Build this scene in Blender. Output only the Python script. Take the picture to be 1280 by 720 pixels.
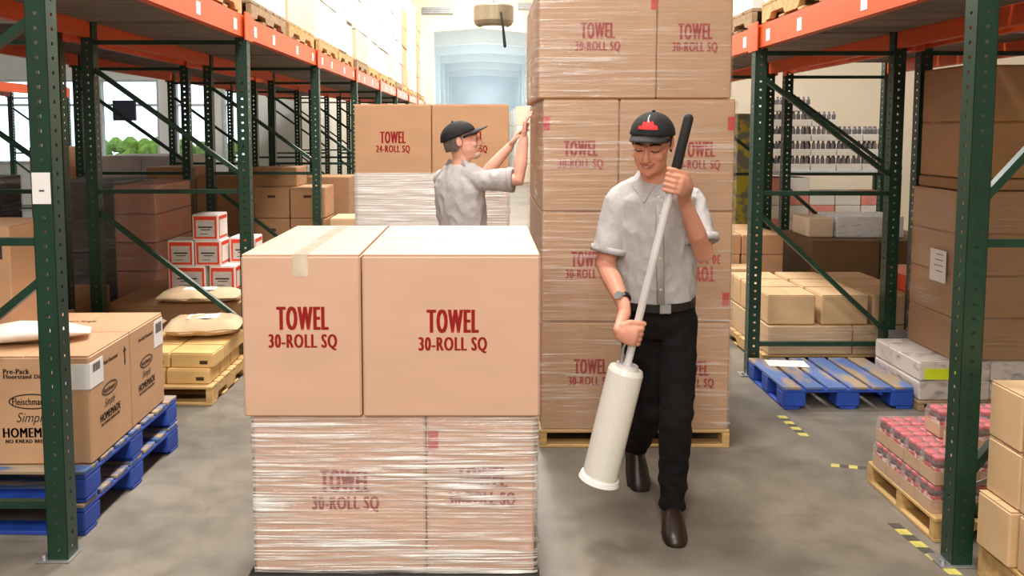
import bpy, math, random
from mathutils import Vector, Matrix, noise
random.seed(7)
for o in list(bpy.data.objects): bpy.data.objects.remove(o)
scn = bpy.context.scene
COL = scn.collection
R = math.radians

# ------------------------------------------------------------------ camera
F_PX, VX, PY, HCAM = 1036.0, 605.0, 247.0, 1.70
cam_d = bpy.data.cameras.new('camera')
cam = bpy.data.objects.new('camera', cam_d); COL.objects.link(cam)
cam_d.sensor_width = 36; cam_d.lens = 36 * F_PX / 1280
cam_d.shift_x = (640 - VX) / 1280; cam_d.shift_y = -(360 - PY) / 1280
cam_d.clip_start = .05; cam_d.clip_end = 200
cam.location = (0, 0, HCAM)
cam.rotation_euler = (R(90) - math.atan(84 / F_PX), 0, 0)
scn.camera = cam

# ------------------------------------------------------------------ world, lights, exposure
scn.view_settings.view_transform = 'Standard'; scn.view_settings.look = 'None'
scn.view_settings.gamma = 1; scn.view_settings.use_curve_mapping = False
scn.view_settings.exposure = -0.12
w = bpy.data.worlds.new('world'); scn.world = w; w.use_nodes = True
bg = w.node_tree.nodes['Background']; bg.inputs[0].default_value = (.86, .93, 1, 1); bg.inputs[1].default_value = 3.2

def area(name, loc, sx, sy, watt, col, rot=(0, 0, 0)):
    d = bpy.data.lights.new(name, 'AREA'); d.shape = 'RECTANGLE'; d.size = sx; d.size_y = sy
    d.energy = watt; d.color = col
    o = bpy.data.objects.new(name, d); COL.objects.link(o); o.location = loc; o.rotation_euler = rot
    return o
WARM = (1, .955, .90); COOL = (.88, .95, 1)
for y, wt in ((-4.5, 190), (-.5, 240), (3.2, 290), (7.0, 420), (11, 470), (15, 440), (19, 420), (23, 420)):
    area('aisle_lamp', (-.1, y, 6.6), .9, 1.6, wt, WARM)
for x, y, wt in ((-6.0, 8, 36), (-6.0, 14, 60), (6.4, 9, 40)):
    area('side_aisle_fill', (x, y, 6.6), .9, 1.6, wt, WARM)  # unseen fill lights added to lift the dark space under the racks
for y in (27.4, 30.1, 33.4, 37.2, 41.2, 45):
    d = bpy.data.lights.new('passage_fill', 'POINT'); d.energy = 66; d.color = (.93, .97, 1); d.shadow_soft_size = .35  # unseen point lights added to brighten the passage and its girder faces
    o = bpy.data.objects.new('passage_fill', d); COL.objects.link(o); o.location = (0, y, 3.3)
# the photographer's own bounced light, high behind the camera
area('flash_bounce', (-1.2, -2.2, 3.6), 1.6, 1.2, 150, (1, .94, .89), (R(62), 0, R(-14)))

# ------------------------------------------------------------------ materials
def lin(c):
    return tuple((v / 12.92 if v <= .04045 else ((v + .055) / 1.055) ** 2.4) for v in (x / 255 for x in c))
MATS = {}
def mat(name, rgb, rough=.6, metal=0, var=.08, scale=(8, 8, 8), bump=0, spec=.5, rand=0, rgb2=None, thr=(.35, .65), emit=0, alpha=1, detail=4):
    if name in MATS: return MATS[name]
    m = bpy.data.materials.new(name); m.use_nodes = True; nt = m.node_tree; N = nt.nodes; L = nt.links
    b = N['Principled BSDF']
    b.inputs['Roughness'].default_value = rough; b.inputs['Metallic'].default_value = metal
    b.inputs['Specular IOR Level'].default_value = spec
    c1 = lin(rgb)
    tc = N.new('ShaderNodeTexCoord'); mp = N.new('ShaderNodeMapping'); mp.inputs['Scale'].default_value = scale
    L.new(tc.outputs['Object'], mp.inputs[0])
    oi = N.new('ShaderNodeObjectInfo')
    if rand:
        cx = N.new('ShaderNodeVectorMath'); cx.operation = 'ADD'
        mu = N.new('ShaderNodeMath'); mu.operation = 'MULTIPLY'; mu.inputs[1].default_value = 37
        L.new(oi.outputs['Random'], mu.inputs[0]); L.new(mp.outputs[0], cx.inputs[0]); L.new(mu.outputs[0], cx.inputs[1])
        vec = cx.outputs[0]
    else: vec = mp.outputs[0]
    nz = N.new('ShaderNodeTexNoise'); nz.inputs['Scale'].default_value = 1; nz.inputs['Detail'].default_value = detail
    L.new(vec, nz.inputs['Vector'])
    rp = N.new('ShaderNodeValToRGB'); e = rp.color_ramp.elements
    e[0].position, e[1].position = thr
    c2 = lin(rgb2) if rgb2 else tuple(v * (1 - var) for v in c1)
    c1b = c1 if rgb2 else tuple(min(1, v * (1 + var)) for v in c1)
    e[0].color = (*c2, 1); e[1].color = (*c1b, 1)
    L.new(nz.outputs[0], rp.inputs[0]); out = rp.outputs[0]
    if rand:
        hs = N.new('ShaderNodeHueSaturation'); mr = N.new('ShaderNodeMapRange')
        mr.inputs['To Min'].default_value = 1 - rand; mr.inputs['To Max'].default_value = 1 + rand
        L.new(oi.outputs['Random'], mr.inputs[0]); L.new(mr.outputs[0], hs.inputs['Value']); L.new(out, hs.inputs['Color']); out = hs.outputs[0]
    L.new(out, b.inputs['Base Color'])
    if bump:
        bp = N.new('ShaderNodeBump'); bp.inputs['Strength'].default_value = bump; bp.inputs['Distance'].default_value = .01
        L.new(nz.outputs[0], bp.inputs['Height']); L.new(bp.outputs[0], b.inputs['Normal'])
    if emit:
        b.inputs['Emission Color'].default_value = (*c1, 1); b.inputs['Emission Strength'].default_value = emit
    MATS[name] = m; return m

KR_FRONT = mat('kraft_front', (216, 174, 148), .62, var=.035, scale=(3, 3, 9), rand=.02)
KR = mat('kraft', (186, 146, 110), .65, var=.05, scale=(3, 3, 14), rand=.04)
KR_D = mat('kraft_brown', (166, 124, 86), .7, var=.06, scale=(4, 4, 14), rand=.07)
KR_Y = mat('kraft_yellow', (224, 186, 122), .6, var=.05, scale=(5, 5, 5), rand=.04)
KR_L = mat('kraft_light', (206, 172, 130), .65, var=.04, scale=(5, 5, 12), rand=.04)
KR_O = mat('kraft_orange', (200, 157, 119), .62, var=.04, scale=(4, 4, 10), rand=.03)
SEAM = mat('seam_dark', (70, 48, 34), .9)
RED = mat('print_red', (188, 42, 38), .6, var=.06, scale=(30, 30, 30))
BLKINK = mat('print_dark', (58, 44, 38), .7)
TAPE = mat('clear_tape', (222, 204, 184), .16, var=.1, scale=(20, 20, 20), spec=.8)
WHITEC = mat('white_carton', (238, 232, 224), .6, var=.03, rand=.04)
CREAMC = mat('cream_carton', (232, 214, 188), .6, var=.03, rand=.05)
PAPER = mat('paper_white', (240, 238, 236), .7, var=.02)
WOOD = mat('pallet_wood', (200, 164, 108), .75, var=.18, scale=(2.5, 30, 30), bump=.2, rand=.1)
WOOD_G = mat('pallet_wood_grey', (158, 132, 100), .8, var=.2, scale=(2.5, 30, 30), bump=.2, rand=.12)
BLUE = mat('pallet_blue', (84, 112, 166), .65, scale=(3, 9, 9), rgb2=(158, 138, 112), thr=(.42, .56), bump=.15, rand=.06)
BLUE_S = mat('pallet_blue_solid', (34, 72, 168), .6, var=.18, scale=(9, 9, 9), bump=.15, rand=.06)
BLUE_W = mat('pallet_blue_worn', (70, 100, 150), .7, scale=(4, 22, 22), rgb2=(168, 146, 118), thr=(.42, .58), bump=.15, rand=.08)
GREEN = mat('rack_green', (20, 56, 40), .42, var=.16, scale=(12, 12, 5), spec=.5, bump=.03)
ORANGE = mat('rack_orange', (226, 92, 40), .42, var=.07, scale=(5, 3, 20))
STEEL = mat('galvanised', (176, 176, 178), .35, metal=.7, var=.1)
DECK = mat('deck_grey', (128, 118, 110), .75, var=.2, scale=(3, 25, 25), rand=.14)
WALLW = mat('wall_paint_cream', (238, 226, 204), .8, var=.03, scale=(1, 1, 1))
WALLB = mat('wall_paint_pale', (222, 226, 222), .8, var=.03, scale=(1, 1, 1))
PALEB = mat('girder_pale_blue', (224, 234, 236), .6, var=.04, scale=(1, 1, 1))
GIRDER = mat('girder_white', (240, 245, 245), .6, var=.03, scale=(1, 1, 1))
CEIL = mat('ceiling_paint', (150, 146, 140), .85, var=.03, scale=(1, 1, 1))
REDORG = mat('carton_red_border', (226, 66, 34), .6, var=.05)
GREYLAB = mat('label_grey', (196, 192, 186), .7, var=.08, scale=(30, 30, 60))
SACK = mat('paper_sack', (206, 178, 142), .75, var=.08, scale=(9, 9, 9), bump=.4)
BLACKR = mat('black_rubber', (26, 26, 28), .75, var=.2)
YEL = mat('tape_yellow', (206, 194, 104), .65, var=.14, scale=(30, 30, 30))
DARKP = mat('dark_plastic', (34, 32, 34), .35, var=.2, spec=.6)
LIDRED = mat('lid_red', (214, 70, 84), .3, var=.1, scale=(30, 30, 30), rand=.12)
JARD = mat('jar_dark', (62, 24, 24), .15, var=.2, scale=(30, 30, 30))
JARL = mat('jar_label', (206, 62, 66), .5, scale=(40, 40, 30), rgb2=(238, 220, 214), thr=(.46, .54), rand=.1)
NEON = mat('neon_label', (222, 236, 40), .6, var=.03)
SALMON = mat('salmon_plastic', (236, 152, 140), .5); REDPL = mat('red_plastic', (214, 72, 34), .5)
TEALG = mat('lamp_drum', (150, 136, 112), .45, metal=.3, var=.1)

def floor_mat():
    m = bpy.data.materials.new('concrete_floor'); m.use_nodes = True; nt = m.node_tree; N = nt.nodes; L = nt.links
    b = N['Principled BSDF']
    tc = N.new('ShaderNodeTexCoord')
    def nz(s, d, dist=0):
        n = N.new('ShaderNodeTexNoise'); n.inputs['Scale'].default_value = s; n.inputs['Detail'].default_value = d
        n.inputs['Distortion'].default_value = dist; L.new(tc.outputs['Object'], n.inputs['Vector']); return n
    a, c, d = nz(.9, 6, .6), nz(6, 8), nz(45, 4)
    r1 = N.new('ShaderNodeValToRGB'); e = r1.color_ramp.elements
    e[0].position, e[1].position = .3, .72; e[0].color = (*lin((103, 98, 89)), 1); e[1].color = (*lin((146, 137, 123)), 1)
    L.new(a.outputs[0], r1.inputs[0])
    r2 = N.new('ShaderNodeValToRGB'); e = r2.color_ramp.elements
    e[0].position, e[1].position = .33, .6; e[0].color = (.56, .55, .54, 1); e[1].color = (1, 1, 1, 1)
    L.new(c.outputs[0], r2.inputs[0])
    mx = N.new('ShaderNodeMix'); mx.data_type = 'RGBA'; mx.blend_type = 'MULTIPLY'; mx.inputs[0].default_value = .55
    L.new(r1.outputs[0], mx.inputs[6]); L.new(r2.outputs[0], mx.inputs[7])
    v = N.new('ShaderNodeTexVoronoi'); v.feature = 'DISTANCE_TO_EDGE'; v.inputs['Scale'].default_value = .55
    wv = N.new('ShaderNodeMix'); wv.data_type = 'RGBA'; wv.inputs[0].default_value = .12
    L.new(tc.outputs['Object'], wv.inputs[6]); L.new(c.outputs[1], wv.inputs[7]); L.new(wv.outputs[2], v.inputs['Vector'])
    r3 = N.new('ShaderNodeValToRGB'); e = r3.color_ramp.elements
    e[0].position, e[1].position = .0, .006; e[0].color = (.9, .9, .89, 1); e[1].color = (1, 1, 1, 1)
    L.new(v.outputs[0], r3.inputs[0])
    m2 = N.new('ShaderNodeMix'); m2.data_type = 'RGBA'; m2.blend_type = 'MULTIPLY'; m2.inputs[0].default_value = .8
    L.new(mx.outputs[2], m2.inputs[6]); L.new(r3.outputs[0], m2.inputs[7]); L.new(m2.outputs[2], b.inputs['Base Color'])
    mr = N.new('ShaderNodeMapRange'); mr.inputs['To Min'].default_value = .32; mr.inputs['To Max'].default_value = .62
    L.new(c.outputs[0], mr.inputs[0]); L.new(mr.outputs[0], b.inputs['Roughness'])
    bp = N.new('ShaderNodeBump'); bp.inputs['Strength'].default_value = .12; bp.inputs['Distance'].default_value = .005
    L.new(d.outputs[0], bp.inputs['Height']); L.new(bp.outputs[0], b.inputs['Normal'])
    return m

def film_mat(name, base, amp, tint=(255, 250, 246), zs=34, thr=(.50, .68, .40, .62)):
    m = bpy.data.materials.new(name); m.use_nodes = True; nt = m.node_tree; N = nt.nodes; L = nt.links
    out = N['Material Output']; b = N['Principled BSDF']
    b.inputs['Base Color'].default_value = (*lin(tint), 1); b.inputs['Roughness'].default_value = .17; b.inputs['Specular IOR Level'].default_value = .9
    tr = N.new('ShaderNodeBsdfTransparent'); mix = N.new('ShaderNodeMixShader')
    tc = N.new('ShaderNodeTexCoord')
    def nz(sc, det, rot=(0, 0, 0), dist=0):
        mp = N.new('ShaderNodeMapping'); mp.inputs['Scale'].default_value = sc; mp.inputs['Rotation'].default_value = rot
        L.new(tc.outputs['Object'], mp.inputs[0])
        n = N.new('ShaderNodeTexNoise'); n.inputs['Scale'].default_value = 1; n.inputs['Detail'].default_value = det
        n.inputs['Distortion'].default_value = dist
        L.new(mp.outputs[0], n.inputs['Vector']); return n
    s1 = nz((2.2, 2.2, zs * 2.2), 5, (0, R(-3), 0), .2); s2 = nz((2.2, 2.2, 5), 3, (0, R(-6), 0))  # white streaks painted in for reflections of the lights on the film
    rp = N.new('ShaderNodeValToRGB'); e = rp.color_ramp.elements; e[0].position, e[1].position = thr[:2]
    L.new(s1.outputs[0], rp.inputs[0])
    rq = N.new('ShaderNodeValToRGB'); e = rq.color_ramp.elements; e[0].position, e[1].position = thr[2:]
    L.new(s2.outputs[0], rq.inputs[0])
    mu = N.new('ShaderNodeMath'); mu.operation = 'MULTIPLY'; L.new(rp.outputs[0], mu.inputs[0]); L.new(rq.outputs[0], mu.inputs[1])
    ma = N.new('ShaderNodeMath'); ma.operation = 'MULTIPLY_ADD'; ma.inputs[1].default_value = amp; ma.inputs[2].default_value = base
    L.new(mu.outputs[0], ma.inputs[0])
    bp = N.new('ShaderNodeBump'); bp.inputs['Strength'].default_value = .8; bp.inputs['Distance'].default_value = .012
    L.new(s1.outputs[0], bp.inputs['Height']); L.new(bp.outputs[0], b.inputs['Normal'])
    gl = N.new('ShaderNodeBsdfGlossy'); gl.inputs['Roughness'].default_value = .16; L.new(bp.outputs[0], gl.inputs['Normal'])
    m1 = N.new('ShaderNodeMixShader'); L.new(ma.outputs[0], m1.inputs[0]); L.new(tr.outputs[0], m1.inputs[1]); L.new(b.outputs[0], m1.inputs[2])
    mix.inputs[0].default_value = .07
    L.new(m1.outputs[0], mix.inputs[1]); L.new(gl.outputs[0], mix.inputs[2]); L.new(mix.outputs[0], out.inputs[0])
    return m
FLOOR = floor_mat()
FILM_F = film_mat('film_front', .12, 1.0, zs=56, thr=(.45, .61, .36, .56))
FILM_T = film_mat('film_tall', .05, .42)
FILM_W = film_mat('film_white_glare', .72, .25)  # near-white base paints in the glare of strong light from above
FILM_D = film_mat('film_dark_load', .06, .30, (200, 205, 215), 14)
FILM_S = film_mat('film_shrink', .14, .40, (255, 236, 236), 30)  # raised pale base paints film glare over the jar lids

# ------------------------------------------------------------------ mesh helpers
class MB:
    def __init__(s): s.v = []; s.f = []
    def add(s, vs, fs):
        n = len(s.v); s.v += [tuple(v) for v in vs]; s.f += [tuple(i + n for i in f) for f in fs]; return s
    def box(s, x0, x1, y0, y1, z0, z1):
        return s.add([(x0, y0, z0), (x1, y0, z0), (x1, y1, z0), (x0, y1, z0), (x0, y0, z1), (x1, y0, z1), (x1, y1, z1), (x0, y1, z1)],
                     [(0, 3, 2, 1), (4, 5, 6, 7), (0, 1, 5, 4), (1, 2, 6, 5), (2, 3, 7, 6), (3, 0, 4, 7)])
    def cbox(s, x0, x1, y0, y1, z0, z1, c=.006):      # chamfered box
        ctr = Vector(((x0 + x1) / 2, (y0 + y1) / 2, (z0 + z1) / 2)); h = ((x1 - x0) / 2, (y1 - y0) / 2, (z1 - z0) / 2)
        c = min(c, min(h) * .45); vs = []; ix = {}
        for sx in (-1, 1):
            for sy in (-1, 1):
                for sz in (-1, 1):
                    for ax in range(3):
                        p = [sx * h[0], sy * h[1], sz * h[2]]
                        for k in range(3):
                            if k != ax: p[k] -= (sx, sy, sz)[k] * c
                        ix[(sx, sy, sz, ax)] = len(vs); vs.append(ctr + Vector(p))
        fs = []
        def quad(ids):
            a, b, d = vs[ids[0]], vs[ids[1]], vs[ids[2]]
            n = (b - a).cross(d - a); m = sum((vs[i] for i in ids), Vector()) / len(ids) - ctr
            fs.append(tuple(ids) if n.dot(m) > 0 else tuple(reversed(ids)))
        for ax in range(3):
            o = [k for k in range(3) if k != ax]
            for sg in (-1, 1):
                ids = []
                for a, b in ((-1, -1), (1, -1), (1, 1), (-1, 1)):
                    k = [0, 0, 0]; k[ax] = sg; k[o[0]] = a; k[o[1]] = b; ids.append(ix[(*k, ax)])
                quad(ids)
            for a in (-1, 1):
                for b in (-1, 1):
                    ids = []
                    for t, aa in ((-1, o[0]), (1, o[0]), (1, o[1]), (-1, o[1])):
                        k = [0, 0, 0]; k[ax] = t; k[o[0]] = a; k[o[1]] = b; ids.append(ix[(*k, aa)])
                    quad(ids)
        for sx in (-1, 1):
            for sy in (-1, 1):
                for sz in (-1, 1): quad([ix[(sx, sy, sz, k)] for k in range(3)])
        return s.add(vs, fs)
    def bar(s, p0, p1, w, h=None):                    # rectangular bar between two points
        h = h or w; p0, p1 = Vector(p0), Vector(p1); d = (p1 - p0).normalized()
        a = d.cross(Vector((0, 1, 0)) if abs(d.y) < .9 else Vector((0, 0, 1))).normalized(); b = d.cross(a)
        vs = []
        for p in (p0, p1):
            for i, j in ((-1, -1), (1, -1), (1, 1), (-1, 1)): vs.append(p + a * (i * w / 2) + b * (j * h / 2))
        return s.add(vs, [(3, 2, 1, 0), (4, 5, 6, 7), (0, 1, 5, 4), (1, 2, 6, 5), (2, 3, 7, 6), (3, 0, 4, 7)])
    def loft(s, cs, us, ws, rs, n=16):               # elliptical rings
        k = len(s.v)
        for c, u, w_, r in zip(cs, us, ws, rs):
            for i in range(n):
                t = 2 * math.pi * i / n
                s.v.append(tuple(Vector(c) + Vector(u) * (r[0] * math.cos(t)) + Vector(w_) * (r[1] * math.sin(t))))
        m = len(cs)
        for j in range(m - 1):
            for i in range(n):
                a = k + j * n + i; b = k + j * n + (i + 1) % n; s.f.append((a, b, b + n, a + n))
        s.f.append(tuple(k + i for i in reversed(range(n)))); s.f.append(tuple(k + (m - 1) * n + i for i in range(n)))
        return s
    def tube(s, pts, rad, n=12, ref=None, cap=True):
        pts = [Vector(p) for p in pts]; m = len(pts); rad = [(r, r) if not isinstance(r, tuple) else r for r in rad]
        cs, us, ws, rs = [], [], [], []
        d0 = (pts[1] - pts[0]).normalized(); u = Vector(ref) if ref else d0.orthogonal()
        for i, p in enumerate(pts):
            d = (pts[min(i + 1, m - 1)] - pts[max(i - 1, 0)]).normalized()
            u = (u - d * u.dot(d)).normalized(); w_ = d.cross(u)
            if cap and i == 0:
                for q in (.92, .55): cs.append(p - d * min(rad[0]) * q); us.append(u); ws.append(w_); sc = math.sqrt(1 - q * q); rs.append((rad[0][0] * sc, rad[0][1] * sc))
            cs.append(p); us.append(u); ws.append(w_); rs.append(rad[i])
            if cap and i == m - 1:
                for q in (.55, .92): cs.append(p + d * min(rad[i]) * q); us.append(u); ws.append(w_); sc = math.sqrt(1 - q * q); rs.append((rad[i][0] * sc, rad[i][1] * sc))
        return s.loft(cs, us, ws, rs, n)
    def ball(s, c, r, ax=None, n=14, m=9):
        ax = ax or (Vector((1, 0, 0)), Vector((0, 1, 0)), Vector((0, 0, 1))); r = r if isinstance(r, tuple) else (r, r, r)
        c = Vector(c); cs, rs = [], []
        for j in range(m):
            t = -math.pi / 2 + math.pi * (j + .35) / (m - .3)
            cs.append(c + ax[2] * (r[2] * math.sin(t))); q = math.cos(t); rs.append((r[0] * q, r[1] * q))
        return s.loft(cs, [ax[0]] * m, [ax[1]] * m, rs, n)
    def lathe(s, prof, c=(0, 0, 0), n=14):
        cx, cy, cz = c
        return s.loft([(cx, cy, cz + z) for r, z in prof], [(1, 0, 0)] * len(prof), [(0, 1, 0)] * len(prof), [(max(r, .0004),) * 2 for r, z in prof], n)
    def mesh(s, name, m, smooth=False):
        me = bpy.data.meshes.new(name); me.from_pydata([tuple(v) for v in s.v], [], s.f); me.update()
        if m: me.materials.append(m)
        if smooth: me.polygons.foreach_set('use_smooth', [True] * len(me.polygons))
        return me
    def build(s, name, m, parent=None, loc=(0, 0, 0), rot=(0, 0, 0), smooth=False):
        return link(name, s.mesh(name, m, smooth), parent, loc, rot)
def link(name, me, parent=None, loc=(0, 0, 0), rot=(0, 0, 0)):
    o = bpy.data.objects.new(name, me); COL.objects.link(o); o.location = loc; o.rotation_euler = rot
    if parent: o.parent = parent
    return o
def tag(o, label=None, cat=None, group=None, kind=None):
    if label: o['label'] = label
    if cat: o['category'] = cat
    if group: o['group'] = group
    if kind: o['kind'] = kind
    return o
def empty(name, loc=(0, 0, 0), rz=0):
    o = link(name, None, None, loc, (0, 0, rz)); o.empty_display_size = .1; return o
CACHE = {}
def cached(key, fn):
    if key not in CACHE: CACHE[key] = fn()
    return CACHE[key]
ORD = ['first', 'second', 'third', 'fourth', 'fifth', 'sixth', 'seventh', 'eighth', 'ninth', 'tenth', 'eleventh', 'twelfth', 'thirteenth', 'fourteenth', 'fifteenth', 'sixteenth', 'seventeenth']
LAY = ['bottom', 'second', 'third', 'fourth', 'fifth', 'sixth']

def text_mesh(body, bold, wide, m, shear=0):
    def mk():
        cu = bpy.data.curves.new('t', 'FONT'); cu.body = body; cu.size = 1; cu.offset = bold; cu.align_x = 'CENTER'; cu.align_y = 'CENTER'
        cu.resolution_u = 3; cu.space_character = 1 + wide * 2.6; cu.shear = shear
        ob = bpy.data.objects.new('t', cu); me = bpy.data.meshes.new_from_object(ob)
        bpy.data.objects.remove(ob); bpy.data.curves.remove(cu)
        if wide:                                           # heavier stems: the same outline laid side by side
            vs = [v.co.copy() for v in me.vertices]; fs = [tuple(q.vertices) for q in me.polygons]; k = MB()
            for i in range(5): k.add([(v.x + wide * (i - 2) / 2, v.y, 0) for v in vs], fs)
            me = k.mesh('lettering', m)
        xs = [v.co.x for v in me.vertices]; ys = [v.co.y for v in me.vertices]
        w_, h = max(xs) - min(xs), max(ys) - min(ys); cx, cy = (max(xs) + min(xs)) / 2, (max(ys) + min(ys)) / 2
        for v in me.vertices: v.co = ((v.co.x - cx) / w_, (v.co.y - cy) / h, 0)
        me.materials.clear(); me.materials.append(m); me.name = 'lettering'; return me
    return cached(('txt', body, bold, wide, m.name, shear), mk)
def letter(body, parent, face, u, z, width, height, d, m=RED, bold=.03, flip=False, shear=0):
    """flat print of given width and height on a side of a carton; d = distance of that side from the carton's centre"""
    o = link('printed_text', text_mesh(body, 0, bold, m, shear), parent); o.scale = (width, height, 1)
    fl = R(180) if flip else 0
    if face == 'front': o.location = (u, -d - .0012, z); o.rotation_euler = (Matrix.Rotation(R(90), 3, 'X') @ Matrix.Rotation(fl, 3, 'Z')).to_euler()
    elif face == 'right': o.location = (d + .0012, u, z); o.rotation_euler = (Matrix.Rotation(R(90), 3, 'Z') @ Matrix.Rotation(R(90), 3, 'X')).to_euler()
    elif face == 'left': o.location = (-d - .0012, u, z); o.rotation_euler = (Matrix.Rotation(R(-90), 3, 'Z') @ Matrix.Rotation(R(90), 3, 'X')).to_euler()
    elif face == 'top': o.location = (u, d, z + .0012)
    return o

def carton(label, dims, loc, m=KR, rz=0, name='carton', cat='carton', group=None, tape=True, flaps='x', tape_m=None):
    """cardboard carton standing on loc; dims = width x depth x height; top flaps meet along x or y"""
    a, b, h = dims
    key = ('ct', round(a, 3), round(b, 3), round(h, 3), m.name)
    me = cached(key, lambda: MB().cbox(-a / 2, a / 2, -b / 2, b / 2, 0, h - .004, .007).mesh('carton', m))
    o = link(name, me, None, loc, (0, 0, rz)); tag(o, label, cat, group)
    if flaps:
        fk = ('fl', round(a, 3), round(b, 3), m.name, flaps)
        g = .0025
        if flaps == 'x':
            fm = cached(fk, lambda: MB().cbox(-a / 2 + .003, a / 2 - .003, g - b / 4 + b / 4, b / 2 - .003, -.0015, .004, .002).mesh('flap', m))
            link('flap', fm, o, (0, 0, h - .004)); link('flap', fm, o, (0, 0, h - .004), (0, 0, math.pi))
        else:
            fm = cached(fk, lambda: MB().cbox(g, a / 2 - .003, -b / 2 + .003, b / 2 - .003, -.0015, .004, .002).mesh('flap', m))
            link('flap', fm, o, (0, 0, h - .004)); link('flap', fm, o, (0, 0, h - .004), (0, 0, math.pi))
    if tape:
        L_, W_ = (a, b) if flaps != 'y' else (b, a)
        def tp():
            k = MB(); k.box(-L_ / 2 - .001, L_ / 2 + .001, -.026, .026, h - .0002, h + .0008)
            for s_ in (-1, 1): k.box(min(s_ * L_ / 2, s_ * (L_ / 2 + .001)), max(s_ * L_ / 2, s_ * (L_ / 2 + .001)), -.026, .026, h - .075, h)
            return k.mesh('packing_tape', tape_m or TAPE)
        link('packing_tape', cached(('tp', round(L_, 3), round(h, 3), (tape_m or TAPE).name), tp), o, (0, 0, 0), (0, 0, 0 if flaps != 'y' else R(90)))
    return o

def pallet(label, dims, loc, rz=0, ms=(WOOD, WOOD), group=None, nb=7, blocks=False, axis='x'):
    """wooden pallet: deck boards, stringers or blocks, bottom boards. dims = x,y,z; boards run along `axis`"""
    a, b, h = dims; t = .017
    if axis == 'y': a, b = b, a
    root = empty('wooden_pallet', loc, rz); tag(root, label, 'pallet', group)
    extra = R(90) if axis == 'y' else 0
    def put(nm, key, fn, l):
        v = Vector(l); v.rotate(Matrix.Rotation(extra, 3, 'Z'))
        return link(nm, cached(('pl', nm, key), fn), root, v, (0, 0, extra))
    bw = b / nb * .84
    for i in range(nb):
        y = -b / 2 + bw / 2 + i * (b - bw) / (nb - 1)
        put('deck_board', (round(a, 3), round(bw, 3), ms[0].name), lambda: MB().cbox(-a / 2, a / 2, -bw / 2, bw / 2, 0, t, .003).mesh('deck_board', ms[0]), (0, y, h - t - random.uniform(0, .0015)))
    z1 = h - t - .002
    if blocks:
        for x in (-a / 2 + .06, 0, a / 2 - .06):
            for y in (-b / 2 + .07, 0, b / 2 - .07):
                put('block', ms[1].name, lambda: MB().cbox(-.06, .06, -.07, .07, t, z1 - t, .006).mesh('block', ms[1]), (x, y, 0))
            put('cross_board', (round(b, 3), ms[1].name), lambda: MB().cbox(-.06, .06, -b / 2, b / 2, 0, t, .003).mesh('cross_board', ms[1]), (x, 0, z1 - t))
        for y in (-b / 2 + .055, 0, b / 2 - .055):
            put('bottom_board', (round(a, 3), ms[1].name, 'k'), lambda: MB().cbox(-a / 2, a / 2, -.05, .05, 0, t, .003).mesh('bottom_board', ms[1]), (0, y, 0))
    else:
        def stringer():
            k = MB(); n = [(-b / 2, t), (-b * .36, t), (-b * .33, t + .038), (-b * .13, t + .038), (-b * .10, t), (b * .10, t), (b * .13, t + .038), (b * .33, t + .038), (b * .36, t), (b / 2, t)]
            vs = []
            for sx in (-.019, .019):
                for y, z in n: vs.append((sx, y, z))
                for y, z in n: vs.append((sx, y, z1))
            q = len(n); fs = []
            for i in range(q - 1):
                fs += [(i, i + q, i + q + 1, i + 1), (2 * q + i, 2 * q + i + 1, 3 * q + i + 1, 3 * q + i), (i, i + 1, 2 * q + i + 1, 2 * q + i), (q + i, 3 * q + i, 3 * q + i + 1, q + i + 1)]
            fs += [(0, 2 * q, 3 * q, q), (q - 1, 2 * q - 1, 4 * q - 1, 3 * q - 1)]
            return k.add(vs, fs).mesh('stringer', ms[1])
        for x in (-a / 2 + .02, 0, a / 2 - .02): put('stringer', (round(b, 3), round(h, 3), ms[1].name), stringer, (x, 0, 0))
        for i in range(4):
            y = -b / 2 + .045 + i * (b - .09) / 3
            put('bottom_board', (round(a, 3), ms[0].name), lambda: MB().cbox(-a / 2, a / 2, -.045, .045, 0, t, .003).mesh('bottom_board', ms[0]), (0, y, 0))
    return root

def film(label, x0, x1, y0, y1, z0, z1, m, loc=(0, 0, 0), rz=0, nu=44, nv=44, amp=.006, seed=0, top_lip=True, name='stretch_film', slope=.06):
    """stretch film wound round a load: a closed band with real pleats"""
    path = []
    def seg(ax, ay, bx, by, nx, ny, n):
        for i in range(n): t = i / n; path.append((ax + (bx - ax) * t, ay + (by - ay) * t, nx, ny, min(t, 1 - t)))
    seg(x0, y0, x1, y0, 0, -1, nu); seg(x1, y0, x1, y1, 1, 0, nu); seg(x1, y1, x0, y1, 0, 1, nu); seg(x0, y1, x0, y0, -1, 0, nu)
    k = MB(); n = len(path)
    for j in range(nv + 1):
        z = z0 + (z1 - z0) * j / nv
        for i, (x, y, nx, ny, e) in enumerate(path):
            s_ = x * 1.3 + y * 1.7
            d = amp * (abs(noise.noise((s_ * 1.6 + seed, (z + slope * x) * 38, seed))) * 1.6 + .5 * noise.noise((s_ * 6 + seed, (z + slope * x) * 90, 3)) + .5)
            d = max(d, .002) * min(1, e * 16 + .5) + .002
            k.v.append((x + nx * d, y + ny * d, z))
    for j in range(nv):
        for i in range(n):
            a = j * n + i; b = j * n + (i + 1) % n; k.f.append((a, b, b + n, a + n))
    o = k.build(name, m, None, loc, (0, 0, rz), smooth=True); tag(o, label, 'plastic film'); return o

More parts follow.
